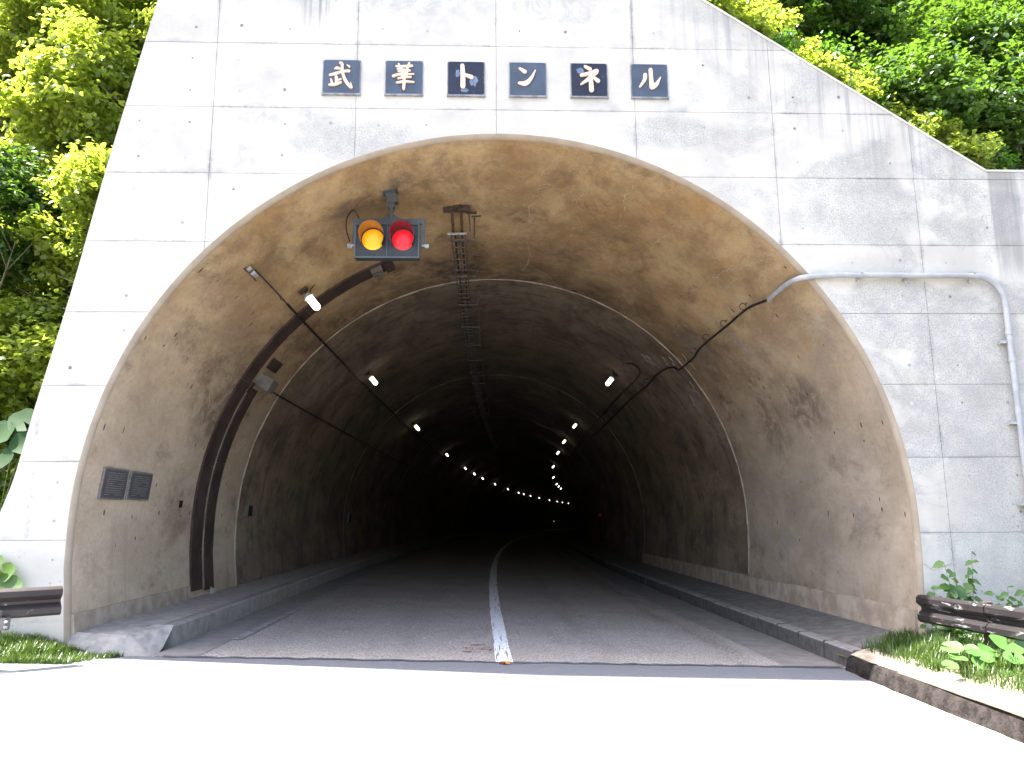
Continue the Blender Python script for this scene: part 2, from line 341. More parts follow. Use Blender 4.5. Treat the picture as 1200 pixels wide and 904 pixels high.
STEM = mat_simple('green_stem', (.07, .11, .03), (.14, .16, .05), 9)

# ------------------------------------------------------------------ tunnel axis
S0, KAP, KD, CG, CKV, CX0, CZ0, PHI = 4.18, .00186, 2.656e-6, .00764, -8e-5, .04, .07, .01
_h = .25; _ts = (np.arange(960)+.5)*_h
_kk = np.where(_ts > S0, KAP+KD*(_ts-S0), 0); _psi = np.concatenate([[0], np.cumsum(_kk)*_h]); _pm = (_psi[1:]+_psi[:-1])/2
_cx = np.concatenate([[0], np.cumsum(np.sin(_pm))*_h]); _cyy = np.concatenate([[0], np.cumsum(np.cos(_pm))*_h]); _ss = np.arange(961)*_h
def pt(s, u, w):
    if s < 0: x, y, psi = 0, s, 0
    else: x, y, psi = (float(np.interp(s, _ss, q)) for q in (_cx, _cyy, _psi))
    z = CZ0 + CG*s + .5*CKV*max(0, s-6)**2; ph = PHI*min(1, max(0, s)/16)
    uu = u*math.cos(ph)+w*math.sin(ph); ww = -u*math.sin(ph)+w*math.cos(ph)
    return Vector((CX0+x+uu*math.cos(psi), y-uu*math.sin(psi), z+ww))
R0, WC = 4.94, .01
def rp(s, deg, off=0.):
    """point on the lining at angle deg (0 right springing, 90 crown, 180 left), off metres inwards"""
    if deg < 0: d = rad(-deg)*R0; return pt(s, R0-off-.045*min(1, max(0, (d-.4)/.8)), WC-d)
    if deg > 180: d = rad(deg-180)*R0; return pt(s, -R0+off+.075*min(1, max(0, (d-.4)/.8)), WC-d)
    return pt(s, (R0-off)*math.cos(rad(deg)), WC+(R0-off)*math.sin(rad(deg)))
def ang(w): return -math.degrees((WC-w)/R0)                             # vertical wall height w as an angle below 0
DEGS = [-20, -17.2, -14, -11, -8, -4] + list(range(0, 181, 2)) + [184, 188, 191, 194, 197.2, 200]
def svals(a, b, step=1.35):
    n = max(1, math.ceil((b-a)/step)); return [a+(b-a)*i/n for i in range(n+1)]

# ------------------------------------------------------------------ ground and road
def zroad(u): return -1.47 - .03*u
def strip(name, svs, us, wf, mat, parent=None, **pr):
    v = [pt(s, u, wf(s, u)) for s in svs for u in us]; n = len(us)
    f = [(i*n+j, i*n+j+1, (i+1)*n+j+1, (i+1)*n+j) for i in range(len(svs)-1) for j in range(n-1)]
    uv = [(s, u) for s in svs for u in us]
    return mk(name, v, f, mat, parent, True, uv, **pr)
END = 236
road = strip('road', svals(-.02, END, 1.5), [-3.93, -2, 0, 2, 3.98], lambda s, u: zroad(u), ROAD_IN, kind='structure')
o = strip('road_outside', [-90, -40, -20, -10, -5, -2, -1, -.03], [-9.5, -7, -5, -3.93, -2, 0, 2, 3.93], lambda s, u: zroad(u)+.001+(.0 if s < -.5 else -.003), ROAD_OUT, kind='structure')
# ragged saw cut between the two pavements
def ragged(name, s0, amp, w, u0, u1, mat, z, n=90, parent=None, **pr):
    v = []; a = s0
    for i in range(n+1):
        u = u0+(u1-u0)*i/n; a = s0+random.uniform(-amp, amp)
        v += [pt(a-w*random.uniform(.4, 1), u, zroad(u)+z), pt(a+w*random.uniform(.4, 1), u, zroad(u)+z)]
    return mk(name, v, [(2*i, 2*i+2, 2*i+3, 2*i+1) for i in range(n)], mat, parent, **pr)
ragged('joint_seal', -.03, .03, .06, -3.8, 3.9, mat_simple('tar_seal', (.045, .047, .055), (.09, .095, .105), 12), .0042, parent=o)
for (a, b, u0, u1) in ((.03, 120, 3.25, 3.98), (.03, 120, -3.93, -3.42)):
    strip('gutter', svals(a, b, 1.5), [u0, u1], lambda s, u: zroad(u)+.005, GUT, road)
# centre line, worn edge lines
v = []; f = []; sv = svals(-.06, 150, .5)
for i, s in enumerate(sv):
    j = lambda: random.uniform(-.006, .006)*(s < 12)
    for u in (-.098+j(), .095+j()): v.append(pt(s, u+.02*math.exp(-s/3), zroad(u)+.006))
f = [(2*i, 2*i+1, 2*i+3, 2*i+2) for i in range(len(sv)-1)]
mk('centre_line', v, f, PAINT, road)
strip('edge_line', svals(1.2, 60, 2), [-3.42, -3.30], lambda s, u: zroad(u)+.0095, EDGE, road)
strip('edge_line', svals(4, 60, 2), [3.16, 3.24], lambda s, u: zroad(u)+.0095, EDGE, road)
# drain slot and rust marks near the portal
t = thing('road_stud', 'broken rusty road stud with an orange chip at the end of the white centre line', 'road stud')
mb = MB(); q = pt(-.13, .0, zroad(0)+.012)
mb.prism([q+Vector((.045*math.cos(a)*random.uniform(.8, 1.2), .06*math.sin(a), -.01)) for a in np.linspace(0, 2*math.pi, 9)[:-1]], (0, 0, .016))
mb.build('stud_base', mat_simple('rusty_stud', (.07, .03, .02), (.16, .06, .03), 30), t)
mb = MB().box(q+Vector((.055, -.055, .012)), (.05, .03, .024)).build('reflector', mat_simple('orange_reflector', (.75, .22, .03), (.85, .35, .06), 30, .3), t)
v = MB()
for i in range(26):
    u = random.uniform(-.44, -.08); s = random.choice([.75, .9, 1.15, .6])+random.uniform(-.05, .05); c = pt(s, u, zroad(u)+.0058)
    L = random.uniform(.02, .12); a = random.choice([0, 0, math.pi/2]); ww = random.uniform(.008, .02)
    d = Vector((math.cos(a), math.sin(a), 0)); e = Vector((-d.y, d.x, 0)); c.z += i*.0001
    v.add([c-d*L/2-e*ww, c+d*L/2-e*ww*.5, c+d*L/2+e*ww*.7, c-d*L/2+e*ww*.6], [(0, 1, 2, 3)])
v.build('rust_mark', mat_simple('rust_paint', (.14, .055, .035), (.2, .09, .06), 30), road)

# walkways and kerbs
def curb(side):
    g = thing('walkway', 'raised concrete walkway along the left tunnel wall behind a long plain kerb' if side < 0 else 'raised concrete walkway along the right tunnel wall behind short dark kerb blocks', 'walkway')
    g['kind'] = 'structure'
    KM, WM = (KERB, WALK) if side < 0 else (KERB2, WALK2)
    if side < 0:
        top = lambda s, u: -1.10 + (u+3.93)*-.01
        us = [-4.90, -4.5, -4.09]
        L, k0, n, w0, w1, s00 = 1.62, -3.93, 14, zroad(-3.93)-.05, -1.10, .60
    else:
        top = lambda s, u: -1.39 + (u-3.98)*.14
        us = [4.13, 4.5, 4.93]
        L, k0, n, w0, w1, s00 = .785, 3.98, 34, zroad(3.98)-.05, -1.372, -.18
    svs = svals(.59 if side < 0 else -.02, END, 1.6)
    strip('walkway_slab', svs, us, lambda s, u: top(s, u)-.004, WM, g)
    gap = .014 if side < 0 else .05
    strip('kerb_gap_shade', svals(s00+.05, 60, 1.), [k0+side*.10, k0+side*.102], lambda s, u: (w0 if abs(u) < abs(k0)+.101 else w1-.02), DARK, g)  # added dark strip that stands for the shade inside the kerb joints
    def stone(mb, a, b, jit):
        V = []
        for s in (a, b):
            for (u, w) in ((k0, w0), (k0, w1-.02), (k0-side*-.02, w1), (k0+side*.155, w1+.002*side), (k0+side*.155, w0)):
                p = pt(s, u+jit[0], w+jit[1]); V.append(p)
        n_ = 5
        mb.add(V, [(0, 1, 2, 3, 4), (9, 8, 7, 6, 5)] + [(i, n_+i, n_+(i+1) % n_, (i+1) % n_) for i in range(n_)])
    s = s00
    for i in range(n):
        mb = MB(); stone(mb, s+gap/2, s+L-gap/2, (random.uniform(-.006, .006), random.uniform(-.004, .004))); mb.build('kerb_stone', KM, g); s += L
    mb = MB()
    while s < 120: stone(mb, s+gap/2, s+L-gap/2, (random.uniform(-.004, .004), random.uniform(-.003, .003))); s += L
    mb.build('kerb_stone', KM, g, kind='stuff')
    return g
wl = curb(-1); wr = curb(1)
# sloping broken nose of the left kerb
us_ = [-4.94, -4.72, -4.5, -4.3, -4.15, -4.03, -3.935]; rows = [(.60, [-1.10]*7), (.45, [-1.103, -1.105, -1.105, -1.11, -1.125, -1.15, -1.22]), (.30, [-1.105, -1.11, -1.115, -1.12, -1.15, -1.23, -1.32]), (.12, [-1.11, -1.115, -1.12, -1.14, -1.22, -1.32, -1.37]), (.06, [-1.13, -1.14, -1.16, -1.20, -1.28, -1.35, -1.38]), (-.04, [-1.30, -1.31, -1.32, -1.33, -1.35, -1.375, -1.39]), (-.06, [-1.5]*7)]
V = [pt(s, u, z+random.uniform(-.008, .008)) for s, zz_ in rows for u, z in zip(us_, zz_)]
F = [(i*7+j, (i+1)*7+j, (i+1)*7+j+1, i*7+j+1) for i in range(6) for j in range(6)]
no = mk('kerb_nose', V, F, mat_simple('broken_concrete', (.22, .205, .185), (.31, .29, .265), 7, .9, 6, .4, .008), wl, True)
sb = no.modifiers.new('sub', 'SUBSURF'); sb.subdivision_type = 'SIMPLE'; sb.levels = sb.render_levels = 3
tx = bpy.data.textures.new('chips', 'CLOUDS'); tx.noise_scale = .10; tx.noise_depth = 3
dm = no.modifiers.new('chips', 'DISPLACE'); dm.texture = tx; dm.strength = .028; dm.mid_level = .5
mk('slab_end', [pt(-.02, u, z) for u, z in ((4.0, -1.39), (4.93, -1.262), (4.93, -1.7), (4.0, -1.7))], [(0, 1, 2, 3)], WALK2, wr)

# ------------------------------------------------------------------ tunnel lining
lin = thing('tunnel_lining', 'curved concrete tunnel vault, stained brown near the mouth and sooty black further in', 'tunnel')
cuts = [.055, 6.03, 16.8]; d = 27.6
while d < END: cuts.append(d); d += 10.8
for i in range(len(cuts)-1):
    a, b = cuts[i], cuts[i+1]; sv = svals(a, b)
    v = [rp(s, g) for s in sv for g in DEGS]; n = len(DEGS)
    uv = [(s, (90-g)*math.pi/180*R0) for s in sv for g in DEGS]
    f = [(p*n+j, (p+1)*n+j, (p+1)*n+j+1, p*n+j+1) for p in range(len(sv)-1) for j in range(n-1)]
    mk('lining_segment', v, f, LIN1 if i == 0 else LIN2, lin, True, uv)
    if 0 < i < 9:                                            # raised mortar ridge at the construction joint
        w_ = .022 if i == 1 else .018; h = .022 if i == 1 else .012
        v = []; f = []; dg = [g for g in np.linspace(-14 if i > 1 else -11, 195, 110)]
        for g in dg:
            j = random.uniform(.6, 1.25)
            v += [rp(a-w_*j, g, -.003), rp(a-w_*.6, g, h*j), rp(a+w_*.6, g, h*j), rp(a+w_*j, g, -.003)]
        f = [(4*p+q, 4*p+q+1, 4*p+q+5, 4*p+q+4) for p in range(len(dg)-1) for q in range(3)]
        mk('joint_ridge', v, f, RIDGE, lin, True)
# arch rim (chamfer between face and vault)
v = []; f = []; dg = DEGS[1:-1]
prof = [(0.0, -.052), (-.003, -.048), (-.001, -.040), (.030, -.006), (.055, 0.0), (.075, 0.0)]
for g in dg:
    for s, off in prof: v.append(rp(s, g, off - (.001 if s > .05 else 0) + (.003 if s > .05 else 0)))
n = len(prof); f = [(i*n+j, i*n+j+1, (i+1)*n+j+1, (i+1)*n+j) for i in range(len(dg)-1) for j in range(n-1)]
mk('arch_rim', v, f, RIM, lin, True)
# plinths standing slightly proud at the wall foot
def plinth(side, a, b, w0, w1, d0, d1, seg):
    s = a
    while s < b-.05:
        e = min(b, s+seg); V = []; sv = svals(s+.004, e-.004, .45)
        for q in sv:
            jt = random.uniform(-.008, .008); ju = random.uniform(-.006, .006)
            for (u, w_) in ((R0+.05, w1+.012), (R0-.045-d0+ju, w1+jt), (R0-.05-d1+ju, w0), (R0+.05, w0)):
                V.append(pt(q, side*u, w_))
        m_ = MB(); m_.add(V, [(0, 1, 2, 3), tuple(len(V)-1-i for i in range(4))] + [(4*i+j, 4*i+4+j, 4*i+4+(j+1) % 4, 4*i+(j+1) % 4) for i in range(len(sv)-1) for j in range(4)])
        m_.build('plinth', PLINTH, lin); s = e
plinth(1, .06, 17, -1.33, -.965, .028, .045, 2.7)
plinth(-1, .06, 3.7, -1.16, -.90, .03, .055, 1.8)
# lime filled cracks (metres along the tunnel, degrees round the vault)
CR = [[(.1,79.5),(.29,79.6),(.46,80.7),(.94,82.7),(1.38,83.9)],[(.15,76),(.54,74.3),(.84,74.5),(1.12,73.9),(1.57,76.2),(1.94,75.2),(1.96,73.6)],[(.94,82.4),(1.26,81.8),(1.29,80.5)],[(1.31,80.4),(1.31,82.5),(1.55,83.1),(1.89,82.7),(2.25,84.2),(2.59,84.1),(2.95,86.1),(3.43,86.4)],[(2.05,81.1),(2.32,80.1),(2.48,80.3)],[(.28,67.4),(.5,67.7),(.73,68.3),(1.18,68.7),(1.5,68),(1.83,68.1),(2.07,67.4),(2.55,68.2)],[(2.01,67.5),(2,66.1),(2.01,64.6)],[(2.66,68),(3.13,68.9),(3.4,67.8),(3.51,64.1),(3.7,63),(3.98,63.7)],[(1.05,58.3),(1.32,59.4),(1.57,59),(1.92,60.3),(2.36,60.5),(2.65,61.1),(2.8,60.9)],[(2.11,77),(2.4,74.5),(2.61,74.1),(2.56,72.7)],[(2.62,74.2),(2.86,76.3)],[(3.67,84.6),(4.1,83),(4.99,82.9),(5.5,84.5)],[(4.43,82.2),(4.97,82.5),(5.35,78.1),(5.23,75.2),(5.01,73)],[(5.41,78),(5.88,74.9)],[(3.02,75.4),(3.33,75.3)],[(3.35,74.2),(3.39,69.8)],[(4.33,69),(4.43,66.7),(4.61,66.8)],[(4.19,81.2),(4.08,77.6),(4.12,75.8)],[(1.8,59.8),(2.42,60.8),(2.82,61)],[(3.55,64.9),(3.86,63.3),(3.9,60.5)],[(.44,44.7),(1.12,46.5),(1.62,48.1),(2.42,48.8),(3.11,50.5)]]
for ci, c in enumerate(CR):
    Q = catmull(c, 7); Q = [q+np.array([random.gauss(0, .012), random.gauss(0, .16)]) for q in Q]; v = []; n = len(Q)
    for i, q in enumerate(Q):
        a = Q[max(0, i-1)]; b = Q[min(n-1, i+1)]; t = np.array([(b-a)[0], (b-a)[1]*.086]); t /= np.linalg.norm(t)+1e-9
        w_ = .0075*(.35+.65*math.sin(math.pi*min(1, (i+.6)/n)))*random.uniform(.4, 1.25); e = np.array([-t[1], t[0]/.086])*w_
        v += [rp(q[0]+e[0], q[1]+e[1], .003), rp(q[0]-e[0], q[1]-e[1], .003)]
    mk('lime_crack', v, [(2*i, 2*i+1, 2*i+3, 2*i+2) for i in range(n-1)], LIME, lin)
# small form tie holes in the vault
mb = MB()
def disc(mb, s, g, r, ry=None, off=.002):
    ry = ry or r; k = math.degrees(1/R0)
    mb.add([rp(s+r*math.cos(a), g+ry*math.sin(a)*k, off) for a in np.linspace(0, 2*math.pi, 9)[:-1]], [tuple(range(8))])
for g in (177.6, 165, 151.5, 139, 2, 15, 29, 42):
    for s in (.21, .74, 1.56, 2.38, 3.22, 3.62, 5.2):
        if random.random() < .78: disc(mb, s+random.uniform(-.03, .03), g+random.uniform(-.4, .4), random.uniform(.010, .02), random.uniform(.02, .05))
for i in range(34): disc(mb, random.uniform(.3, 5.8), random.choice([random.uniform(-8, 40), random.uniform(140, 188)]), random.uniform(.008, .02), random.uniform(.015, .045))
for i in range(30): disc(mb, random.uniform(6.5, 26), random.choice([random.uniform(-8, 40), random.uniform(140, 188)]), random.uniform(.01, .03), random.uniform(.01, .04))
mb.build('tie_hole', mat_simple('hole_shadow_dirt', (.035, .028, .024), (.07, .055, .045), 20), lin, kind='stuff')

# ------------------------------------------------------------------ portal wall
wall = thing('portal_wall', 'tall board marked concrete portal wall with sloping right shoulder around the tunnel mouth', 'wall')
LEFT = [(-6.6, -1.75), (-5.72, .325), (-5.598, .744), (-5.454, 1.513), (-5.161, 2.92), (-4.97, 3.99), (-4.80, 4.9), (-4.399, 6.896), (-4.12, 8.2)]
LEFT = [LEFT[0]] + [(float(a[0]), float(a[1])) for a in catmull(LEFT[1:], 3)]
OUT = LEFT + [(1.005, 8.2), (6.365, 4.614), (12.5, 4.614), (12.5, -1.75)]
def in_poly(OP, x, z):
    c = False; n = len(OP)
    for i in range(n):
        (x1, z1), (x2, z2) = OP[i], OP[(i+1) % n]
        if (z1 > z) != (z2 > z) and x < (x2-x1)*(z-z1)/(z2-z1)+x1: c = not c
    return c
def inside_out(x, z): return in_poly(OUT, x, z)
RA = R0+.050; CXA = CX0; CZA = CZ0+WC
BA = [(CXA+RA, CZA-.4), (CXA+RA-.045, CZA-1.2), (CXA+RA-.045, -1.9)]; BB = [(CXA-RA, CZA-.4), (CXA-RA+.075, CZA-1.2), (CXA-RA+.075, -1.9)]
ARCH = BA[::-1] + [(CXA+RA*math.cos(rad(g)), CZA+RA*math.sin(rad(g))) for g in range(0, 181, 2)] + BB
def in_arch(x, z): return in_poly(ARCH, x, z)
G = .0026; xs = [-7.4, -3.6, -1.8, 0, 1.8, 3.6, 5.4, 7.2, 9., 10.8, 12.6]; zs = [-1.85] + [.9*k for k in range(0, 10)]
def cdt(cells):
    V = []; E = []
    def loop(P, close=True):
        n = len(V); V.extend(Vector(p) for p in P); k = len(P)
        E.extend((n+i, n+(i+1) % k) for i in range(k if close else k-1))
    loop(OUT); loop(ARCH, False)
    for (x0, x1, z0, z1) in cells: loop([(x0, z0), (x1, z0), (x1, z1), (x0, z1)])
    r = geometry.delaunay_2d_cdt(V, E, [], 0, 1e-5); return r[0], r[2]
cells = [(xs[i]+G, xs[i+1]-G, zs[j]+G, zs[j+1]-G) for i in range(len(xs)-1) for j in range(len(zs)-1)]
VV, FF = cdt(cells); per = {}
for t in FF:
    x = sum(VV[i].x for i in t)/len(t); z = sum(VV[i].y for i in t)/len(t)
    if not inside_out(x, z) or in_arch(x, z): continue
    for k, (x0, x1, z0, z1) in enumerate(cells):
        if x0 < x < x1 and z0 < z < z1: per.setdefault(k, []).append(t); break
def slab(name, tris, y0, y1, mat, parent):
    ids = sorted({i for t in tris for i in t}); mp = {a: i for i, a in enumerate(ids)}; n = len(ids)
    V = [(VV_[i].x, y0, VV_[i].y) for i in ids] + [(VV_[i].x, y1, VV_[i].y) for i in ids]
    F = [tuple(mp[i] for i in t) for t in tris]; edges = {}
    for t in F:
        for i in range(len(t)): e = (t[i], t[(i+1) % len(t)]); edges[e] = 1
    B = [e for e in edges if (e[1], e[0]) not in edges]
    F2 = F + [tuple(n+i for i in reversed(t)) for t in F] + [(b, a, a+n, b+n) for a, b in B]
    m_ = MB(); m_.add(V, F2); return m_.build(name, mat, parent)
VV_ = VV
for k, tr in per.items():
    j = random.uniform(-.0015, .0015)
    slab('concrete_panel', tr, j, .016, WALL, wall)
VV2, FF2 = cdt([]); VV_ = VV2
core = [t for t in FF2 if inside_out(sum(VV2[i].x for i in t)/3, sum(VV2[i].y for i in t)/3) and not in_arch(sum(VV2[i].x for i in t)/3, sum(VV2[i].y for i in t)/3)]
slab('wall_core', core, .013, .55, CORE, wall)
# coping strip along the shoulder and flat top, its upper arris proud of the face
mb = MB(); run = [(-4.14, 8.2), (1.005, 8.2), (6.365, 4.614), (12.5, 4.614)]
for (a, b) in zip(run[:-1], run[1:]):
    dx, dz = b[0]-a[0], b[1]-a[1]; L = math.hypot(dx, dz)
    mb.box(((a[0]+b[0])/2, .27, (a[1]+b[1])/2+.006), (L, .568, .024), Matrix.Rotation(-math.atan2(dz, dx), 3, 'Y'))
mb.build('coping', COPE, wall)
# mortar plugs in the form tie cones
mb = MB(); cone = MB()
for i in range(-12, 22):
    for k in range(-2, 18):
        x = .3+.6*i; z = .225+.45*k
        if not inside_out(x-.15, z+.12) or not inside_out(x+.05, z) or math.hypot(x-CXA, z-CZA) < RA+.14 and z > 0 or (z <= .1 and abs(x-CXA) < RA+.12) or z < -1.1: continue
        if any(abs(x-c) < .33 and abs(z-5.82) < .33 for c in (-1.99, -1.19, -.39, .41, 1.21, 2.0)): continue
        if random.random() < .2: continue
        x += random.uniform(-.02, .02); z += random.uniform(-.02, .02); r = random.uniform(.012, .024)
        tgt = mb if random.random() < .75 else cone
        P = [(x+r*math.cos(a)*random.uniform(.9, 1.1), -.0042, z+r*math.sin(a)*random.uniform(.9, 1.1)) for a in np.linspace(0, 2*math.pi, 10)[:-1]]
        tgt.add(P, [tuple(range(9))])
mb.build('tie_plug', PLUG, wall, kind='stuff')
cone.build('open_tie_hole', mat_simple('tie_cone_dark', (.14, .135, .13), (.24, .23, .22), 20), wall, kind='stuff')
# thin surface cracks on the face
mb = MB()
for P in ([(5.0, -.35), (5.2, -.43), (5.35, -.36), (5.6, -.33)], [(6.27, 4.0), (6.05, 3.7), (5.8, 3.35)], [(-1.86, 5.5), (-1.84, 5.2), (-1.88, 5.0), (-1.82, 4.85)], [(4.96, -.1), (5.02, -.22)]):
    Q = catmull(P, 5); n = len(Q); V = []
    for i, q in enumerate(Q):
        a = Q[max(0, i-1)]; b = Q[min(n-1, i+1)]; t = (b-a)/np.linalg.norm(b-a); w_ = random.uniform(.002, .005); q = q+np.array([random.gauss(0, .006), random.gauss(0, .006)])
        V += [(q[0]-t[1]*w_, -.0036, q[1]+t[0]*w_), (q[0]+t[1]*w_, -.0036, q[1]-t[0]*w_)]
    mb.add(V, [(2*i, 2*i+1, 2*i+3, 2*i+2) for i in range(n-1)])
mb.build('surface_crack', PLUG, wall, kind='stuff')

# ------------------------------------------------------------------ name plates: 武 華 ト ン ネ ル
SLATE = mat_metal_paint('slate_blue_plate', (.062, .080, .110), (.035, .04, .055), .66, 10, .35)
NAVY = mat_metal_paint('near_black_plate', (.018, .020, .034), (.035, .04, .06), .60, 12, .3)
PEEL = mat_simple('peeled_patch', (.09, .12, .18), (.14, .18, .25), 12, .5)
CHAR = mat_simple('pale_orange_character', (.68, .44, .32), (.74, .50, .37), 10, .5)
BORD = mat_simple('plate_border', (.14, .14, .15), (.24, .24, .25), 12, .5)
K = dict(
 bu=(75, 70, 775, [([(325,285),(370,268),(430,285)],[26,62,40]),([(230,425),(330,400),(480,345),(615,332)],[44,62,52,60]),([(570,195),(618,235)],[14,44]),
    ([(432,150),(470,180),(478,330),(515,465),(575,590),(668,700)],[50,58,55,60,66,58]),([(675,700),(658,575)],[52,6]),([(360,470),(372,615)],[62,56]),([(375,548),(455,522)],[44,36]),([(256,520),(285,630)],[26,56]),([(225,648),(330,640),(455,592)],[40,60,44])]),
 ka=(90, 72, 785, [([(370,160),(405,250)],[36,50]),([(590,140),(560,250)],[44,46]),([(320,215),(450,218),(650,200)],[36,54,46]),([(350,275),(470,285),(600,300)],[40,30,30]),([(370,335),(600,312)],[40,46]),
    ([(262,440),(370,405),(500,398),(690,388)],[56,54,48,20]),([(370,492),(480,470),(625,455)],[40,44,40]),([(338,590),(500,562),(690,572)],[42,48,30]),([(430,270),(445,470)],[44,44]),([(550,260),(540,450)],[44,44]),([(490,300),(490,560),(485,728)],[50,64,56])]),
 to=(840, 70, 240, [([(936,102),(940,180),(940,246)],[26,30,32]),([(942,162),(994,183)],[18,28])]),
 n=(88, 82, 238, [([(155,128),(188,151)],[14,26]),([(256,140),(228,195),(192,232),(152,230)],[7,20,32,18])]),
 ne=(478, 86, 232, [([(570,112),(600,130)],[18,24]),([(546,172),(600,158),(640,142)],[22,24,28]),([(640,148),(598,190),(543,233)],[26,26,12]),([(603,188),(606,272)],[26,30]),([(622,186),(648,210)],[16,26])]),
 ru=(865, 88, 234, [([(955,165),(950,200),(919,248)],[24,22,12]),([(990,130),(992,200),(996,248)],[24,26,34]),([(996,250),(1022,232),(1052,182)],[32,26,6])]))
def name_plate(cx, key, mat, label, patches=()):
    t = thing('name_plate', label, 'sign', (cx, 0, 5.82), 'tunnel name plates above the arch'); h = .243
    def rr(h, r):
        P = []
        for (sx, sz, a0) in ((1, 1, 0), (-1, 1, 90), (-1, -1, 180), (1, -1, 270)):
            for k in range(4): a = rad(a0+30*k); P.append((sx*(h-r)+r*math.cos(a), sz*(h-r)+r*math.sin(a)))
        return P
    mb = MB().prism([(x, -.018, z) for x, z in rr(h, .012)], (0, .018, 0)); mb.build('border', BORD, t)
    mb = MB().prism([(x, -.024, z+.006) for x, z in rr(h-.012, .03)], (0, .012, 0)); mb.build('plate_face', mat, t)
    mb = MB().box((0, -.016, -h+.004), (h*2+.01, .036, .022)); mb.build('lower_lip', BORD, t)
    x0, y0, W, strokes = K[key]; sc_ = .486/W
    for (px, pz, r1, r2) in patches:
        P = [(px+r1*math.cos(a)*random.uniform(.75, 1.25), -.0246, pz+r2*math.sin(a)*random.uniform(.75, 1.25)) for a in np.linspace(0, 2*math.pi, 12)[:-1]]
        mk('peeled_patch', P, [tuple(range(11))], PEEL, t)
    mb = MB()
    for si, (P, W_) in enumerate(strokes):
        Q = catmull([(*p, w_) for p, w_ in zip(P, W_)], 6); L = []; Rr = []; n = len(Q)
        for i, q in enumerate(Q):
            a, b = Q[max(0, i-1)], Q[min(n-1, i+1)]; d = (b-a)[:2]; d = d/np.linalg.norm(d); e = np.array([-d[1], d[0]])*q[2]*.50; L.append(q[:2]+e); Rr.append(q[:2]-e)
        def capp(q, d, w_, s0):
            e = np.array([-d[1], d[0]]); return [q+w_*(math.cos(a)*e*s0+math.sin(a)*d*s0) for a in (rad(45), rad(90), rad(135))]
        d1 = (Q[-1]-Q[-2])[:2]; d1 /= np.linalg.norm(d1); d0 = (Q[0]-Q[1])[:2]; d0 /= np.linalg.norm(d0)
        poly = L + capp(Q[-1][:2], d1, Q[-1][2]*.50, 1) + Rr[::-1] + capp(Q[0][:2], d0, Q[0][2]*.50, 1)
        y = -.040-.0007*si
        V = [(((p[0]-x0)*sc_-.243), y, .243-(p[1]-y0)*sc_) for p in poly]
        n2 = len(V); tri = geometry.tessellate_polygon([[Vector((a[0], a[2], 0)) for a in V]])
        mb.add(V+[(a[0], -.025, a[2]) for a in V], [tuple(q) for q in tri]+[(i, n2+i, n2+(i+1) % n2, (i+1) % n2) for i in range(n2)])
    mb.build('character', CHAR, t)
name_plate(-1.99, 'bu', SLATE, 'slate blue plate with the character 武, leftmost above the arch')
name_plate(-1.19, 'ka', SLATE, 'slate blue plate with the character 華, second from the left above the arch')
name_plate(-.39, 'to', NAVY, 'near black plate with the character ト and pale peeled patches', [(.10, -.03, .05, .08), (-.11, .07, .03, .06), (-.02, -.16, .05, .03)])
name_plate(.41, 'n', SLATE, 'slate blue plate with the character ン, right of the black ト plate')
name_plate(1.21, 'ne', NAVY, 'near black plate with the character ネ and one blue patch at upper left', [(-.115, .135, .055, .045)])
name_plate(2.0, 'ru', SLATE, 'slate blue plate with the character ル, rightmost above the arch')

# ------------------------------------------------------------------ two inscription plaques on the left wall
def plaque(s0, s1, g0, g1, label):
    t = thing('inscription_plaque', label, 'plaque', tuple(rp((s0+s1)/2, 175, 0)), 'inscription plaques on the left tunnel wall'); L = t.location.copy()
    def q(s, g, off): return rp(s, g, off)-L
    mb = MB(); mb.add([q(s0, g0, .0), q(s1, g0, .0), q(s1, g1, .0), q(s0, g1, .0), q(s0, g0, .03), q(s1, g0, .03), q(s1, g1, .03), q(s0, g1, .03)], [(0,1,2,3),(4,7,6,5),(0,4,5,1),(1,5,6,2),(2,6,7,3),(3,7,4,0)])
    mb.build('frame', BRONZE, t, bevel=.004)
    e = .022; k = math.degrees(e/R0)
    mk('plaque_face', [q(s0+e, g0+k, .0335), q(s1-e, g0+k, .0335), q(s1-e, g1-k, .0335), q(s0+e, g1-k, .0335)], [(0, 1, 2, 3)], PLAQUE, t, uv=[(0, 1), (1, 1), (1, 0), (0, 0)])
    for s in (s0+.045, s1-.045):
        for g in (g0+.5, g1-.5): c = q(s, g, .034); d = q(s, g, .042)-c; MB().tube([c, c+d], .011, 6).build('bolt', BOXM, t)
plaque(.50, 1.16, 170.8, 175.4, 'dark inscription plaque on the left tunnel wall, the one nearer the mouth')
plaque(1.24, 1.92, 170.9, 175.3, 'dark inscription plaque on the left tunnel wall, the one further inside')

# ------------------------------------------------------------------ traffic signal hanging from the vault
t = thing('traffic_signal', 'horizontal two lens warning signal, amber left and red right, hanging from the vault', 'traffic signal', (-1.47, 1.2, 4.80)); O = Vector((-1.47, 1.2, 4.80))
def L(x, y, z): return Vector((x, y, z))-O
mb = MB().box(L(-1.505, 1.17, 4.03), (.90, .14, .50)); mb.build('housing', HOUSE, t, bevel=.015)
mb = MB()
for x in (-1.945, -1.065): mb.box(L(x, 1.09, 4.03), (.022, .02, .50))
mb.box(L(-1.505, 1.088, 4.272), (.90, .022, .02)); mb.box(L(-1.505, 1.088, 3.788), (.90, .022, .02)); mb.box(L(-1.505, 1.095, 4.03), (.012, .014, .48))
mb.build('front_rim', FRAME, t)
mb = MB().box(L(-1.49, 1.22, 4.355), (1.0, .07, .075)); mb.box(L(-1.015, 1.22, 4.18), (.055, .05, .42)); mb.box(L(-1.985, 1.22, 4.18), (.04, .05, .42))
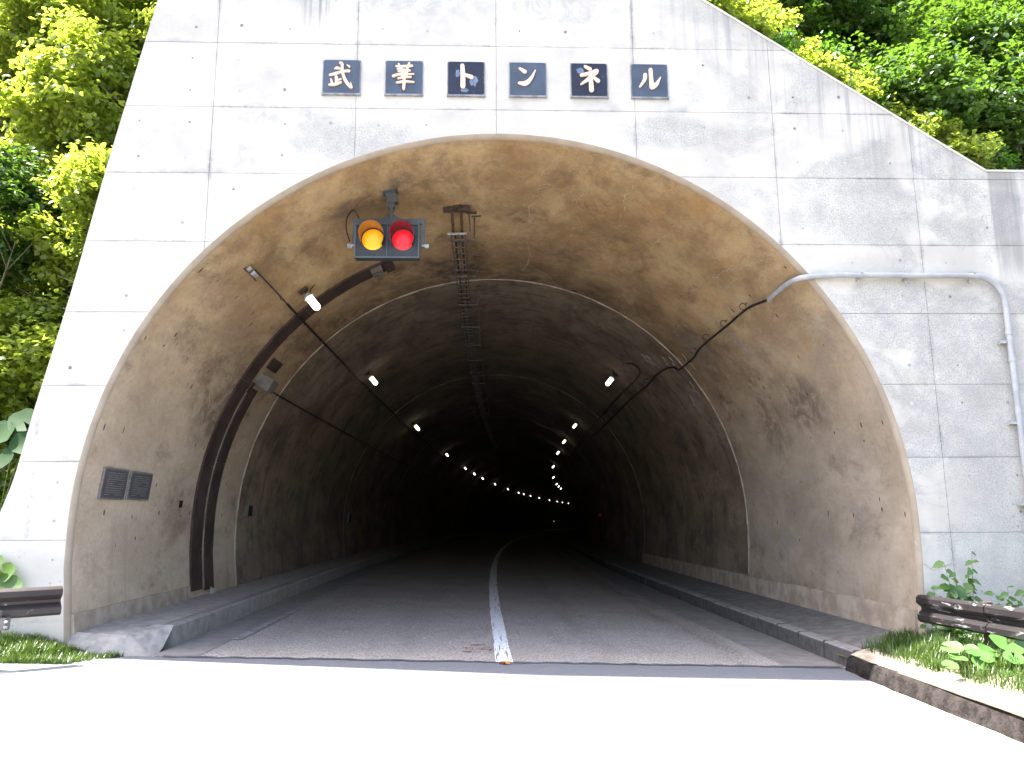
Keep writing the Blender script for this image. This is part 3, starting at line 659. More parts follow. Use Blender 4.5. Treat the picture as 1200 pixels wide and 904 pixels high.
for sx in (-1, 1): mb.prism([L(-1.47+sx*.03, 1.215, 4.39), L(-1.47+sx*.17, 1.215, 4.39), L(-1.47+sx*.03, 1.215, 4.47)], (0, .012, 0))
mb.build('yoke', FRAME, t, bevel=.004)
mb = MB().tube([L(-1.47, 1.22, 4.38), L(-1.47, 1.22, 4.62)], .035, 10); mb.box(L(-1.47, 1.22, 4.60), (.10, .08, .09)); mb.build('pole', FRAME, t, bevel=.004)
ry = Matrix.Rotation(rad(-14), 3, 'Y')
mb = MB().box(L(-1.465, 1.22, 4.70), (.15, .12, .16), ry); mb.box(L(-1.49, 1.18, 4.79), (.22, .20, .03), ry); mb.build('mount_plate', FRAME, t, bevel=.004)
for x, m_, nm, hm in ((-1.70, AMBER, 'amber lens', (.36, .15, .03)), (-1.285, RED, 'deep red lens', (.16, .02, .03))):
    V = []; F = []; n = 28; zc = 4.045; r0 = .152
    prof = [(0.0, -.030), (.03, -.026), (.05, -.031), (.075, -.024), (.10, -.026), (.125, -.015), (r0, 0.0)]
    for pr, py in prof[1:]:
        for k in range(n): a = 2*math.pi*k/n; V.append(L(x+pr*math.cos(a), 1.095+py, zc+pr*math.sin(a)))
    V.append(L(x, 1.095-.028, zc)); c = len(V)-1
    F = [(k, (k+1) % n, c) for k in range(n)] + [(i*n+k, (i+1)*n+k, (i+1)*n+(k+1) % n, i*n+(k+1) % n) for i in range(len(prof)-2) for k in range(n)]
    mk('lens', V, F, m_, t, True, label=nm)
    vm = mat_simple('visor_inside', tuple(q*.9 for q in hm), hm, 12, .4); V = []; F = []; m2 = 22  # hood lining tinted with the lens colour, a painted reflection
    for i in range(m2+1):                                  # hood: open at the bottom, longer on top
        a = rad(-40+260*i/m2); ln = .27*(.45+.55*max(0, min(1, (math.sin(a)+.62)/1.2)))
        for rr_, yy in ((r0+.012, 1.09), (r0+.016, 1.09-ln), (r0+.022, 1.09-ln), (r0+.018, 1.09)): V.append(L(x+rr_*math.cos(a), yy, zc+.01+rr_*math.sin(a)))
    F = [(4*i+j, 4*i+(j+1) % 4, 4*i+4+(j+1) % 4, 4*i+4+j) for i in range(m2) for j in range(4)] + [(0, 1, 2, 3), (4*m2+3, 4*m2+2, 4*m2+1, 4*m2)]
    o = mk('visor', V, F, vm, t, False); o.data.materials.append(HOUSE)
    for i, p in enumerate(o.data.polygons):
        if i < m2*4 and i % 4 != 0: p.material_index = 1
for x in (-.985, -2.02): MB().tube([L(x-.05, 1.22, 4.0), L(x+.05, 1.22, 4.0)], .032, 8).tube([L(x-.02, 1.17, 3.99), L(x-.02, 1.27, 3.99)], .014, 6).build('pivot_bolt', GALV, t)
MB().tube([L(*p) for p in catmull([(-1.90, 1.25, 4.36), (-1.99, 1.2, 4.52), (-2.07, 1.15, 4.40), (-2.08, 1.13, 4.22), (-2.03, 1.15, 4.03)], 6)], .009, 6).build('cable', CABLE, t)

# ------------------------------------------------------------------ cable duct on the left wall
def band(s0, s1, g0, g1, th=.035):
    dg = np.linspace(g0, g1, max(6, int(abs(g1-g0)/2.5))); V = []
    for g in dg: V += [rp(s0, g, -.01), rp(s0, g, th), rp(s1, g, th), rp(s1, g, -.01)]
    n = len(dg); return V, [(4*i+j, 4*i+(j+1) % 4, 4*i+4+(j+1) % 4, 4*i+4+j) for i in range(n-1) for j in range(4)] + [(0, 1, 2, 3), (4*n-1, 4*n-2, 4*n-3, 4*n-4)]
t = thing('cable_duct', 'dark brown cable duct arching up the left wall towards the signal', 'cable duct')
g_ = 113.0
for e in (131.5, 150, 168, 184, 191.6):
    MB().add(*band(3.72, 4.20, g_, e-.03)).build('duct_cover', DUCT, t); g_ = e+.03
g_ = 150.6
for e in (167, 183, 192.0):
    MB().add(*band(4.33, 4.74, g_, e-.03)).build('duct_cover', DUCT, t); g_ = e+.03
MB().add(*band(4.215, 4.315, 152, 191.6, .02)).build('duct_joint_strip', RIDGE, t)
MB().add(*band(3.66, 4.25, 111.6, 113.4, .06)).build('end_cap', DUCT, t)
mb = MB()
for ds in (0, .09, .18): mb.add(*band(3.78+ds, 3.83+ds, 114.1, 116.4, .13))
mb.add(*band(3.76, 4.05, 114, 116.5, .045)); mb.build('terminal_bracket', BOXM, t)
mb = MB(); mb.add([pt(4.55+a, -R0+b, -1.24+c) for a, b, c in ((0,.12,0),(.16,.12,0),(.16,.05,.32),(.02,.05,.36),(0,.2,0),(.16,.2,0))], [(0,1,2,3),(0,3,4),(1,5,2),(4,3,2,5)]); mb.build('foot_cover', mat_simple('pale_patch', (.35, .33, .30), (.48, .45, .42), 9), t)
t = thing('junction_box', 'square grey junction box at the top of the second duct on the left wall', 'junction box')
c = rp(4.52, 148.4, .12); rb = Matrix.Rotation(rad(-58), 3, 'Y')
MB().box(c, (.22, .34, .36), rb).build('box_body', BOXM, t, bevel=.01)
MB().box(c+rb @ Vector((.117, 0, 0)), (.02, .30, .32), rb).build('lid', BOXM, t, bevel=.004)
MB().add(*band(4.45, 5.02, 143.0, 145.6, .03)).build('back_plate', DUCT, t); MB().add(*band(4.20, 4.34, 149.5, 151.3, .06)).build('duct_elbow', DUCT, t)

# ------------------------------------------------------------------ cables
def cable(name, P, r, label, cat='cable', clips=None, mat=CABLE, group=None):
    t = thing(name, label, cat, group=group)
    MB().tube(P, r, 6).build('cable_run', mat, t, True)
    if clips:
        for c in clips: c.build('clip', RUST, t)
    return t
def clip_at(s, g, off=.05, r=.03):
    mb = MB(); c = rp(s, g, off); i = (rp(s, g, off+.05)-c).normalized(); e = (rp(s, g+1, off)-c).normalized()
    mb.tube([c+i*r*math.cos(a)+e*r*math.sin(a) for a in np.linspace(-1, 3.6, 8)], .006, 5); mb.tube([c-i*off, c-i*r], .006, 5); return mb
P = [rp(s, 133.6-.02*s+random.uniform(-.06, .06), .07+.012*math.sin(s*2.1)) for s in svals(1.15, 130, .9)]
tc = cable('messenger_cable', P, .012, 'thin cable strung along the upper left vault beneath the left lamps', clips=[clip_at(s, 133.5, .07) for s in (2.6, 4.2, 5.5, 7, 8.6, 10.4)])
MB().tube(P[2:], .021, 6).build('power_line', CABLE, tc, True)
t = thing('cable_anchor', 'small slotted steel anchor bracket at the near end of the left cable', 'bracket')
c = rp(1.10, 134.2, .05); rb = Matrix.Rotation(rad(-44), 3, 'Y')
mb = MB()
for k in (-1, 0, 1): mb.box(c+rb @ Vector((0, .0, .09*k)), (.07, .11, .05), rb)
mb.build('channel', GALV, t); MB().box(c-rb @ Vector((.04, 0, 0)), (.02, .13, .30), rb).build('back_plate', RUST, t)
P = [rp(s, 149.3-.03*(s-5)+random.uniform(-.05, .05), .05) for s in svals(4.7, 110, 1.1)]
cable('side_cable', P, .016, 'thin cable running from the grey junction box along the left wall')
CP = [(1.03, 39.5), (1.8, 40.6), (2.78, 40.5), (3.88, 40.5), (4.57, 40.3), (5.04, 39.6), (5.57, 39.5), (6.26, 39.5), (6.41, 40.7), (6.86, 41.7), (7.85, 42.1), (9.14, 41.6), (11.52, 41.8), (14.2, 41.3)]
Q = catmull(CP, 4) + [np.array([s, 41.3+.1*math.sin(s)]) for s in svals(15.2, 110, 1.2)]
def tee(s, g):
    mb = MB(); e = math.degrees(.20/R0)
    mb.tube([rp(s, g-e, .012), rp(s, g-e*.3, .012), rp(s-.02, g-e*.15, .05), rp(s+.02, g+e*.15, .05), rp(s, g+e*.3, .012), rp(s, g+e, .012)], .006, 5); mb.tube([rp(s-.06, g, .03), rp(s+.06, g, .06)], .006, 5); return mb
tc = cable('power_cable', [rp(q[0], q[1], .06) for q in Q], .018, 'thick black cable leaving the grey pipe and running up the right vault', clips=[clip_at(s, g+.8, .09, .05) for s, g in ((1.8, 40.6), (2.78, 40.5), (3.77, 40.6), (4.74, 40.2), (8.6, 42.0), (10.3, 41.8))])
for s, g in ((5.57, 39.6), (6.30, 41.2), (6.62, 42.4), (14.8, 41.4), (15.9, 42.1), (6.35, 33.5), (6.9, 30.5)): tee(s, g).build('hanger_bracket', GALV, tc)
t = thing('spare_bracket', 'loose pair of pale steel brackets on the right vault above the black cable', 'bracket'); tee(7.35, 45.3).build('bracket_arm', GALV, t); tee(7.5, 46.3).build('bracket_arm', GALV, t)
Q = catmull([(8.75, 49.9), (8.45, 48.6), (8.40, 46.4), (8.85, 45.2), (10.4, 45.0), (12.19, 45.0), (15.72, 44.5)], 4) + [np.array([s, 44.5]) for s in svals(16.8, 100, 1.2)]
cable('lamp_cable', [rp(q[0], q[1], .06) for q in Q], .016, 'thin black cable looping from the nearest right lamp along the vault')

# ------------------------------------------------------------------ conduit pipe on the face
t = thing('conduit_pipe', 'grey white conduit pipe crossing the right side of the portal face and turning down', 'pipe')
yb = -.075
PA = [tuple(rp(1.08, 39.5, .055)), tuple(rp(.55, 39.7, .06)), (3.80, .06, 3.165), (4.0, -.04, 3.17), (4.25, yb, 3.172)]
P1 = catmull(PA, 6)
P1 += [np.array([x, yb, 3.172]) for x in (4.6, 5.1, 5.6, 5.98)]
P1 += [np.array([6.0+.36*math.sin(a), yb, 3.172-.36*(1-math.cos(a))]) for a in np.linspace(.15, math.pi/2, 8)]
P1 += [np.array([6.36, yb, z]) for z in (2.4, 1.5, .6, -.4, -1.3)]
MB().tube(P1, .036, 12).build('pipe_run', PIPE, t, True)
for z in (2.47, 2.13): MB().tube([(6.36, yb, z), (6.36, yb, z-.06)], .043, 12).build('coupling', PIPE, t, True)
MB().tube([(4.0, -.035, 3.17), (4.08, -.055, 3.171)], .041, 12).build('coupling', PIPE, t, True)
for x in (4.52, 5.12, 6.02-.06): MB().box((x, -.03, 3.172), (.035, .058, .10)).box((x, -.055, 3.10), (.02, .03, .05)).box((x+.035, -.06, 3.195), (.03, .10, .018)).build('pipe_clamp', GALV, t)
for z in (2.32, 1.31, .33, -.6): MB().box((6.30, -.045, z), (.10, .07, .035)).box((6.36, -.035, z), (.10, .055, .03)).build('pipe_clamp', GALV, t)

# ------------------------------------------------------------------ cable ladder under the crown
t = thing('cable_ladder', 'steel cable ladder hanging under the crown, running deep into the tunnel', 'cable ladder')
UL = (-.72, -.61, -.50); WL = 4.55
mb = MB().box(pt(2.17, -.62, 4.86), (.42, .10, .07)); mb.box(pt(2.20, -.62, 4.90), (.12, .2, .08)); mb.box(pt(2.3, -.40, 4.86), (.16, .04, .03)); mb.build('mount_channel', RUST, t)
for u in (-.70, -.56): MB().tube([pt(2.17, u, 4.84), pt(2.62, u+.01, WL+.05)], .022, 8).build('drop_rod', RUST, t)
MB().tube([pt(2.26, -.44, 4.86), pt(2.3, -.42, WL)], .012, 6).build('drop_rod', LADDER, t)
for u in UL: MB().tube([pt(s, u, WL) for s in svals(2.42, 40, 1.4)], .011 if u != UL[1] else .008, 5).build('rail', LADDER, t)
s = 2.45; k = 0
while s < 15: MB().box(pt(s, -.61, WL+.004), (.24, .022, .02)).build('rung', LADDER, t); s += .3
mb = MB()
while s < 40: mb.box(pt(s, -.61, WL+.004), (.24, .022, .02)); s += .3
mb.build('rung', LADDER, t, kind='stuff')
MB().tube([pt(2.44, -.78, WL+.01), pt(2.44, -.48, WL+.02)], .02, 8).build('end_bar', GALV, t)
s = 2.62
for k in range(12):
    hm = MB(); a = s+k*1.93
    hm.box(pt(a, -.55, WL-.025), (.42, .04, .025)); hm.tube([pt(a, -.36, WL-.02), pt(a, -.36, 4.93)], .012, 6); hm.box(pt(a, -.33, 4.935), (.15, .05, .02))
    if k: hm.tube([pt(a, -.74, WL-.02), pt(a, -.74, 4.92)], .008, 5)
    hm.build('hanger', LADDER, t)
for u, r in ((-.665, .018), (-.555, .014)): MB().tube([pt(s, u+.006*math.sin(s*3), WL+.035) for s in svals(2.5, 40, .9)], r, 5).build('laid_cable', CABLE, t)

# ------------------------------------------------------------------ lamps
def make_lamp():
    t = thing('tunnel_lamp', 'x', 'lamp', group='lamps along the tunnel vault')
    MB().box((0, 0, .035), (.10, .14, .02)).tube([(-.03, 0, .03), (-.05, 0, .12)], .010, 6).tube([(.03, .02, .03), (.05, .02, .12)], .010, 6).build('bracket', RUST, t)
    MB().tube([(0, 0, .10), (0, 0, .14), (0, 0, .165)], [.05, .07, .082], 12).build('socket', GALV, t, True)
    MB().tube([(0, 0, .166), (0, 0, .19), (0, 0, .35), (0, 0, .38), (0, 0, .395)], [.050, .058, .058, .044, .018], 14).build('glass', LAMP, t, True)
    MB().tube([(.04, 0, .03), (.12, .05, .08), (.16, .1, .02), (.15, .2, .0)], .007, 5).build('lead', CABLE, t)
    return t
lamp0 = make_lamp(); used = False
def put_lamp(s, g, label, sc_=1.):
    global used
    if not used: r = lamp0; used = True
    else:
        r = lamp0.copy(); C.objects.link(r)
        for ch in list(lamp0.children): c = ch.copy(); C.objects.link(c); c.parent = r
    p = rp(s, g, .0); r.location = p; d = (rp(s, g, 1.)-p).normalized()
    r.rotation_euler = d.to_track_quat('Z', 'Y').to_euler(); r.scale = (sc_,)*3; r['label'] = label
ordw = ['second', 'third', 'fourth', 'fifth', 'sixth', 'seventh', 'eighth', 'ninth', 'tenth', 'eleventh', 'twelfth', 'thirteenth', 'fourteenth', 'fifteenth', 'sixteenth', 'seventeenth', 'eighteenth']
put_lamp(3.02, 129.6, 'glowing tunnel lamp beside the brown duct, the nearest and biggest of all', 1.1)
for i, s in enumerate([10.2, 20.55, 33.8, 45.0, 51.5, 58.1, 68.6, 80.6, 91.1, 96.3, 103.2, 112.3, 123.1, 131.4, 137, 143.4, 150.8]):
    put_lamp(s, 130.4, 'glowing white lamp on the left vault, %s from the tunnel mouth' % ordw[i], 1. if i < 2 else .8)
for i, s in enumerate([10.44, 20.5, 26.7, 32.8, 44.0, 57.5, 69.5, 74.9, 80.2]):
    put_lamp(s, 50.4, 'glowing white lamp on the right vault, %s from the tunnel mouth' % (['nearest'] + ordw)[i], 1. if i < 1 else .8)

# ------------------------------------------------------------------ small fittings on the walls
t = thing('emergency_phone', 'tall dark emergency cabinet with a red pilot lamp on the right tunnel wall', 'emergency phone')
c = pt(27.0, 4.78, -.35); MB().box(c, (.22, .55, 1.0)).build('cabinet', DARK, t, bevel=.01); MB().box(c+Vector((-.12, -.16, .1)), (.02, .03, .5)).build('door', RUST, t)
MB().tube([c+Vector((-.18, -.18, .62)), c+Vector((-.18, -.18, .72))], [.07, .05], 10).build('pilot_lamp', REDLAMP, t)
for (s, g, a, b, lab) in ((6.72, 176.6, .30, .23, 'small dark square plate on the left wall just past the first vault joint'), (17.6, 178.4, .36, .30, 'small dark sign plate on the left wall past the second vault joint')):
    t = thing('wall_plate', lab, 'plate'); k = math.degrees(b/2/R0); V, F = band(s-a/2, s+a/2, g-k, g+k, .05); MB().add(V, F).build('plate_body', BOXM, t)
    V, F = band(s-a/2+.02, s+a/2-.02, g-k*.85, g+k*.85, .054); MB().add(V, F).build('plate_face', DARK, t)
t = thing('wall_recess', 'little square dark recess in the left wall right of the plaques', 'recess'); V, F = band(3.13, 3.26, 175.0, 176.3, .006); MB().add(V, F).build('recess_opening', DARK, t); MB().add(*band(3.10, 3.29, 176.35, 176.6, .02)).build('sill', PLINTH, t)
t = thing('reflector_marker', 'tiny bright reflector low on the far left wall where the tunnel bends away', 'reflector'); c = rp(138, 178, .06); MB().box(c, (.10, .3, .16)).build('marker_body', BOXM, t); MB().box(c+Vector((.0, -.17, 0)), (.08, .03, .13)).build('marker_face', mat_emit('marker_glow', (1, .95, .85), .12), t)  # marker face glows by itself in place of reflected light

# ------------------------------------------------------------------ guardrails
def rail_profile(h=.30):
    P = []; pr = [(0, 0), (-.03, .005), (-.058, .030), (-.062, .085), (-.030, .115), (-.005, .135), (-.005, .165), (-.030, .185), (-.062, .215), (-.058, .270), (-.03, .295), (0, .30)]
    return pr
def guardrail(pts, side, mat, label, posts, postmat, joint=None, zt=-.66):
    t = thing('guardrail', label, 'guardrail', tuple(pts[0][:2])+(-1.3,)); O = t.location.copy()
    def beam(P, name, grow=0):
        V = []; pr = rail_profile(); n = len(pr)
        for i, p in enumerate(P):
            a = Vector(P[max(0, i-1)]); b = Vector(P[min(len(P)-1, i+1)]); d = (b-a).normalized(); nrm = Vector((-d.y, d.x, 0))*(1 if side > 0 else -1)
            if nrm.x*side < 0: nrm = -nrm
            for k, th in ((0, 0), (1, .006+grow)):
                for (o_, z_) in pr: V.append(Vector(p)+nrm*(o_+ (th if k == 0 else -th)-grow) + Vector((0, 0, z_-.30))-O)
        F = []
        m_ = 2*n
        for i in range(len(P)-1):
            for k in range(n-1):
                F.append((i*m_+k, i*m_+k+1, (i+1)*m_+k+1, (i+1)*m_+k)); F.append((i*m_+n+k+1, i*m_+n+k, (i+1)*m_+n+k, (i+1)*m_+n+k+1))
            for k in (0, n-1): F.append((i*m_+k, (i+1)*m_+k, (i+1)*m_+n+k, i*m_+n+k))
        for i in (0, len(P)-1):
            for k in range(n-1): F.append((i*m_+k, i*m_+n+k, i*m_+n+k+1, i*m_+k+1))
        MB().add(V, F).build(name, mat, t, True)
    if joint is None: beam(pts, 'beam')
    else:
        beam(pts[:joint+1], 'beam'); beam(pts[joint:], 'beam')
        a, b = Vector(pts[joint]), Vector(pts[joint+1]); d = (b-a).normalized(); beam([tuple(a-d*.05), tuple(a+d*.12)], 'splice', .005)
    for (x, y) in posts:
        MB().box(Vector((x, y, -1.15))-O, (.10, .06, .95)).build('post', postmat, t, bevel=.008)
        MB().box(Vector((x-side*.07, y, -.81))-O, (.10, .08, .12)).build('spacer', postmat, t)
        for dy in (-.05, .05):
            for zz in (-.835, -.785): c = Vector((x-side*.115, y+dy, zz))-O; MB().tube([c, c+Vector((-side*.03, 0, 0))], .013, 6).build('bolt', GALV, t)
    return t
zt = -.47
guardrail([(-4.67, -.55, zt), (-4.95, -.80, zt), (-5.3, -1.08, zt), (-5.9, -1.5, zt), (-7, -2.1, zt), (-9, -2.8, zt), (-14, -4, zt)], -1, BROWN, 'brown corrugated guardrail ending beside the left foot of the portal', [(-5.08, -.96), (-7.3, -2.1), (-9.3, -2.8)], BOXM)
zt = -.665
guardrail([(4.69, -.5, zt), (4.72, -.85, zt), (4.765, -1.45, zt), (4.85, -2.3, zt), (4.95, -4, zt), (5.0, -8, zt), (5.0, -20, zt)], 1, BROWN2, 'brown guardrail with flaking paint ending beside the right foot of the portal', [(4.93, -1.28), (5.1, -4), (5.15, -8)], RUST, joint=2)

# ------------------------------------------------------------------ ground, verges, slope
rngn = np.random.default_rng(5)
from mathutils import noise as mn
def fbm(x, y, s=1., o=3): return mn.fractal(Vector((x*s, y*s, 3.7)), .7, 2.1, o)
def hgrid(name, X, Y, hf, mat, **pr):
    v = [(x, y, hf(x, y)) for y in Y for x in X]; n = len(X)
    return mk(name, v, [(i*n+j, i*n+j+1, (i+1)*n+j+1, (i+1)*n+j) for i in range(len(Y)-1) for j in range(n-1)], mat, smooth=True, **pr)
hgrid('ground', list(np.linspace(-400, 400, 25)), [-600, -300, -100, -40, -15, -5, .5], lambda x, y: -2.2, SOIL, kind='structure')
def vz(x, y): return -1.36+.16*min(1, max(0, (x-3.98)/.6))+.03*max(0, x-4.9)+.012*fbm(x, y, 1.5)
hgrid('verge', list(np.linspace(3.98, 9, 40)) + [12, 20, 40, 120], [-120, -60, -20, -10, -6, -5, -4, -3.4, -2.8, -2.3, -1.9, -1.5, -1.1, -.7, -.35, -.1, .2], lambda x, y: vz(x, y)-(.0 if y < -.15 or x > 5.0 else .04), VERGE, kind='structure')
hgrid('verge', [-120, -40, -20, -14, -11, -9.4] , [-120, -60, -20, -6, -1, 0], lambda x, y: -1.2+.05*max(0, -9.4-x), VERGE, kind='structure')
def hpatch(x, y): return -1.295+.20*min(1, max(0, (y+.62)/.5))*min(1, max(0, (-4.62-x)/.5))+.015*fbm(x, y, 2)-.02*max(0, x+4.6)
hgrid('verge', list(np.linspace(-9.4, -4.12, 22)), [-.62, -.45, -.3, -.15, 0, .2, .5], lambda x, y: hpatch(x, y)+(.0 if y > -.5 else -.05)-.12*max(0, (x+4.35)*3 if x > -4.35 else 0), VERGE, kind='structure')
# sandy shoulder and tarry berm at the right road edge
def fw(y): return 3.93+.02*math.sin(y*1.3)
sv = svals(-24, -.16, .22)
mb = MB(); V = []
for y in sv:
    j = random.uniform(-.018, .018); x = 3.93+.025*math.sin(y*1.7)
    for (dx, z) in ((-.03+j, -1.60), (0+j, -1.50), (.03+j*.5, -1.40), (.06, -1.366+j*.4), (.10, -1.358), (.13, -1.40)): V.append((x+dx, y, z+random.uniform(-.004, .004)))
n = 6; mb.add(V, [(i*n+j, i*n+j+1, (i+1)*n+j+1, (i+1)*n+j) for i in range(len(sv)-1) for j in range(n-1)])
t = thing('road_kerb', 'rough dark tarry kerb along the right road edge outside the tunnel', 'kerb'); mb.build('kerb_body', BERM, t, True)
V = []; F = []
for i, y in enumerate(sv):
    wd = .22+.09*math.sin(y*2.1)+.05*math.sin(y*5.3)+(.10 if y < -2.2 else 0)
    for k in range(5): xq = 3.995+(wd+.1)*k/4*1.25; V.append((xq, y, vz(xq, y)+.012+random.uniform(-.003, .003)-(.02 if k == 4 else 0)-(.01 if k == 0 else 0)))
F = [(i*5+j, i*5+j+1, (i+1)*5+j+1, (i+1)*5+j) for i in range(len(sv)-1) for j in range(4)]
mk('sand_strip', V, F, DIRT, None, True, kind='structure')
# the hillside above and beside the portal
lx = [p[0] for p in LEFT]; lz = [p[1] for p in LEFT]
def walltop(x):
    if x < -6.4: return -1.3
    if x < -4.12: return float(np.interp(x, lx, lz))-.32
    if x < 1.0: return 7.9
    if x < 6.36: return 7.9-(x-1.0)*.669
    return 4.3
def hill(x, y):
    d = y-.5; k = min(1, max(0, (x+9)/4.)); sl = .42*(1-k)+.92*k
    b = walltop(x)
    if x < -6.4: b += .25*(-6.4-x)
    h = b+sl*d
    if x < -4: h = min(h, max(walltop(x), 4.2+.12*d+.3*max(0, d-6)+max(0, x+9)*1.6*min(1, d/6)))
    return h+.18*fbm(x, y, .5)*min(1, d/1.5)
X = list(np.arange(-40, -10, 2.)) + list(np.arange(-10, -6.4, .5)) + list(np.arange(-6.4, -3.9, .12)) + list(np.arange(-3.9, 12, .6)) + list(np.arange(12, 61, 3))
Y = [.5, .8, 1.2, 1.7, 2.3, 3, 4, 5, 6.5, 8, 10, 12, 15, 18, 22, 27, 34, 45, 60]
hgrid('hillside', X, Y, hill, SOIL, kind='structure')

# ------------------------------------------------------------------ foliage
def leaves_mesh(name, cen, nrm, size, mat, aspect=1.5, droop=.0, lobed=False):
    """many separate folded leaves: 6 corners, 4 faces each"""
    N = len(cen); nrm = nrm/np.linalg.norm(nrm, axis=1)[:, None]
    a = rng.normal(size=(N, 3)); t = a-(a*nrm).sum(1)[:, None]*nrm; t /= np.linalg.norm(t, axis=1)[:, None]; b = np.cross(nrm, t)
    size = size[:, None]
    prof = [(-.5*aspect, 0, .0), (-.12*aspect, .5, .10), (.5*aspect, 0, -.12), (-.12*aspect, -.5, .10), (-.05, 0, -.02), (.22*aspect, .33, .04), (.22*aspect, -.33, .04)]
    V = np.stack([cen+size*(p[0]*t+p[1]*b+p[2]*nrm) for p in prof], 1).reshape(-1, 3)
    q = np.array([(0, 4, 1), (1, 4, 5), (5, 4, 2), (0, 3, 4), (3, 6, 4), (6, 2, 4)])
    F = (np.arange(N)[:, None, None]*7+q[None]).reshape(-1, 3)
    me = bpy.data.meshes.new(name); me.vertices.add(len(V)); me.vertices.foreach_set('co', V.astype(np.float32).ravel())
    me.loops.add(F.size); me.loops.foreach_set('vertex_index', F.astype(np.int32).ravel())
    me.polygons.add(len(F)); me.polygons.foreach_set('loop_start', np.arange(0, F.size, 3, dtype=np.int32)); me.update(calc_edges=True)
    me.materials.append(mat); return me
def crown_mesh(name, R, N, mat, leaf=.10, lumps=16, per=28, shell=.55, flat=.8):
    """leaf sprays gathered in lumps inside an uneven ellipsoid"""
    L = rng.normal(size=(lumps, 3)); L /= np.linalg.norm(L, axis=1)[:, None]; L *= (rng.uniform(shell, 1, lumps))[:, None]; L *= np.array(R)*.75
    lr = rng.uniform(.28, .5, lumps)*min(R)
    nb = N//per; k = rng.integers(0, lumps, nb)
    d = rng.normal(size=(nb, 3)); d /= np.linalg.norm(d, axis=1)[:, None]; rr = rng.uniform(.35, 1, nb)**.6
    bc = L[k]+d*(lr[k]*rr)[:, None]*np.array([1.15, 1.15, .75])
    ax = d*.6+np.array([0, 0, .15])+rng.normal(size=(nb, 3))*.4; ax /= np.linalg.norm(ax, axis=1)[:, None]
    tt = rng.uniform(-.5, .5, (nb, per)); cen = bc[:, None]+ax[:, None]*tt[..., None]*leaf*5+rng.normal(size=(nb, per, 3))*leaf*np.array([1, 1, .45])
    nm = rng.normal(size=(nb, per, 3))*.55+np.array([0, -.15, 1.])+d[:, None]*.5
    sz = rng.uniform(.6, 1.15, nb*per)*leaf
    return leaves_mesh(name, cen.reshape(-1, 3), nm.reshape(-1, 3), sz, mat, 1.45)
def limbs_mesh(name, H, R, n=9, mat=BARK, r0=.07):
    mb = MB(); P = [(0, 0, -.3)]; x = y = 0
    for i in range(1, 7): x += random.uniform(-.12, .12); y += random.uniform(-.12, .12); P.append((x, y, H*i/6))
    mb.tube(P, [r0*(1-.75*i/6) for i in range(7)], 8)
    for i in range(n):
        k = random.randint(2, 6); b = Vector(P[k]); a = random.uniform(0, 6.28); L = random.uniform(.5, 1.)*R
        q = [b, b+Vector((math.cos(a)*L*.4, math.sin(a)*L*.4, .25*L)), b+Vector((math.cos(a)*L, math.sin(a)*L, .55*L))]
        mb.tube(q, [r0*.4, r0*.25, r0*.08], 5)
        for s_ in range(3):
            a2 = a+random.uniform(-1, 1); e = q[1].lerp(q[2], random.random()); mb.tube([e, e+Vector((math.cos(a2)*L*.4, math.sin(a2)*L*.4, random.uniform(-.1, .3)*L))], [r0*.13, r0*.04], 4)
    o = mb.build(name, mat); me = o.data; bpy.data.objects.remove(o); return me
crowns = [crown_mesh('crown_a', (1.5, 1.4, 1.6), 12000, LEAF1, .085, 26), crown_mesh('crown_b', (1.3, 1.5, 1.9), 12500, LEAF1, .08, 28), crown_mesh('crown_c', (1.7, 1.5, 1.2), 11000, LEAF1, .09, 24)]
darks = [crown_mesh('crown_d', (1.5, 1.4, 1.3), 13000, LEAF2, .075, 26), crown_mesh('crown_e', (1.7, 1.5, 1.5), 14000, LEAF2, .07, 30)]
shr = [crown_mesh('shrub_a', (.75, .7, .6), 2600, LEAF1, .07, 11, 20), crown_mesh('shrub_b', (.8, .7, .55), 2800, LEAF2, .065, 12, 20), crown_mesh('shrub_c', (.7, .8, .7), 2000, LEAF3, .085, 10, 16)]
trunks = [limbs_mesh('limbs_a', 3.2, 1.6), limbs_mesh('limbs_b', 3.8, 1.4), limbs_mesh('limbs_c', 2.6, 1.8)]
stemsm = [limbs_mesh('stems', .7, .6, 8, DRY, .02)]
_used = {}
def whereabouts(x, y, z):
    d = Vector((x, y, z))-M.translation; k = 917.69/d.dot(_F); px = 600+k*d.dot(_r1); py = 452-k*d.dot(_u1)
    dist = 'close behind the wall' if y < 2.6 else 'on the slope' if y < 6 else 'high on the slope' if y < 11 else 'far behind'
    if px < 600: return ('beside the upper wall edge' if px > 90 else 'by the left picture border') + (' near the top, ' if py < 130 else ' above mid height, ' if py < 290 else ' at mid height, ' if py < 430 else ' low down, ') + dist
    return ('over the high end of the coping, ' if px < 930 else 'over the middle of the sloping coping, ' if px < 1040 else 'over the low end of the coping, ' if px < 1130 else 'above the level top at right, ') + dist
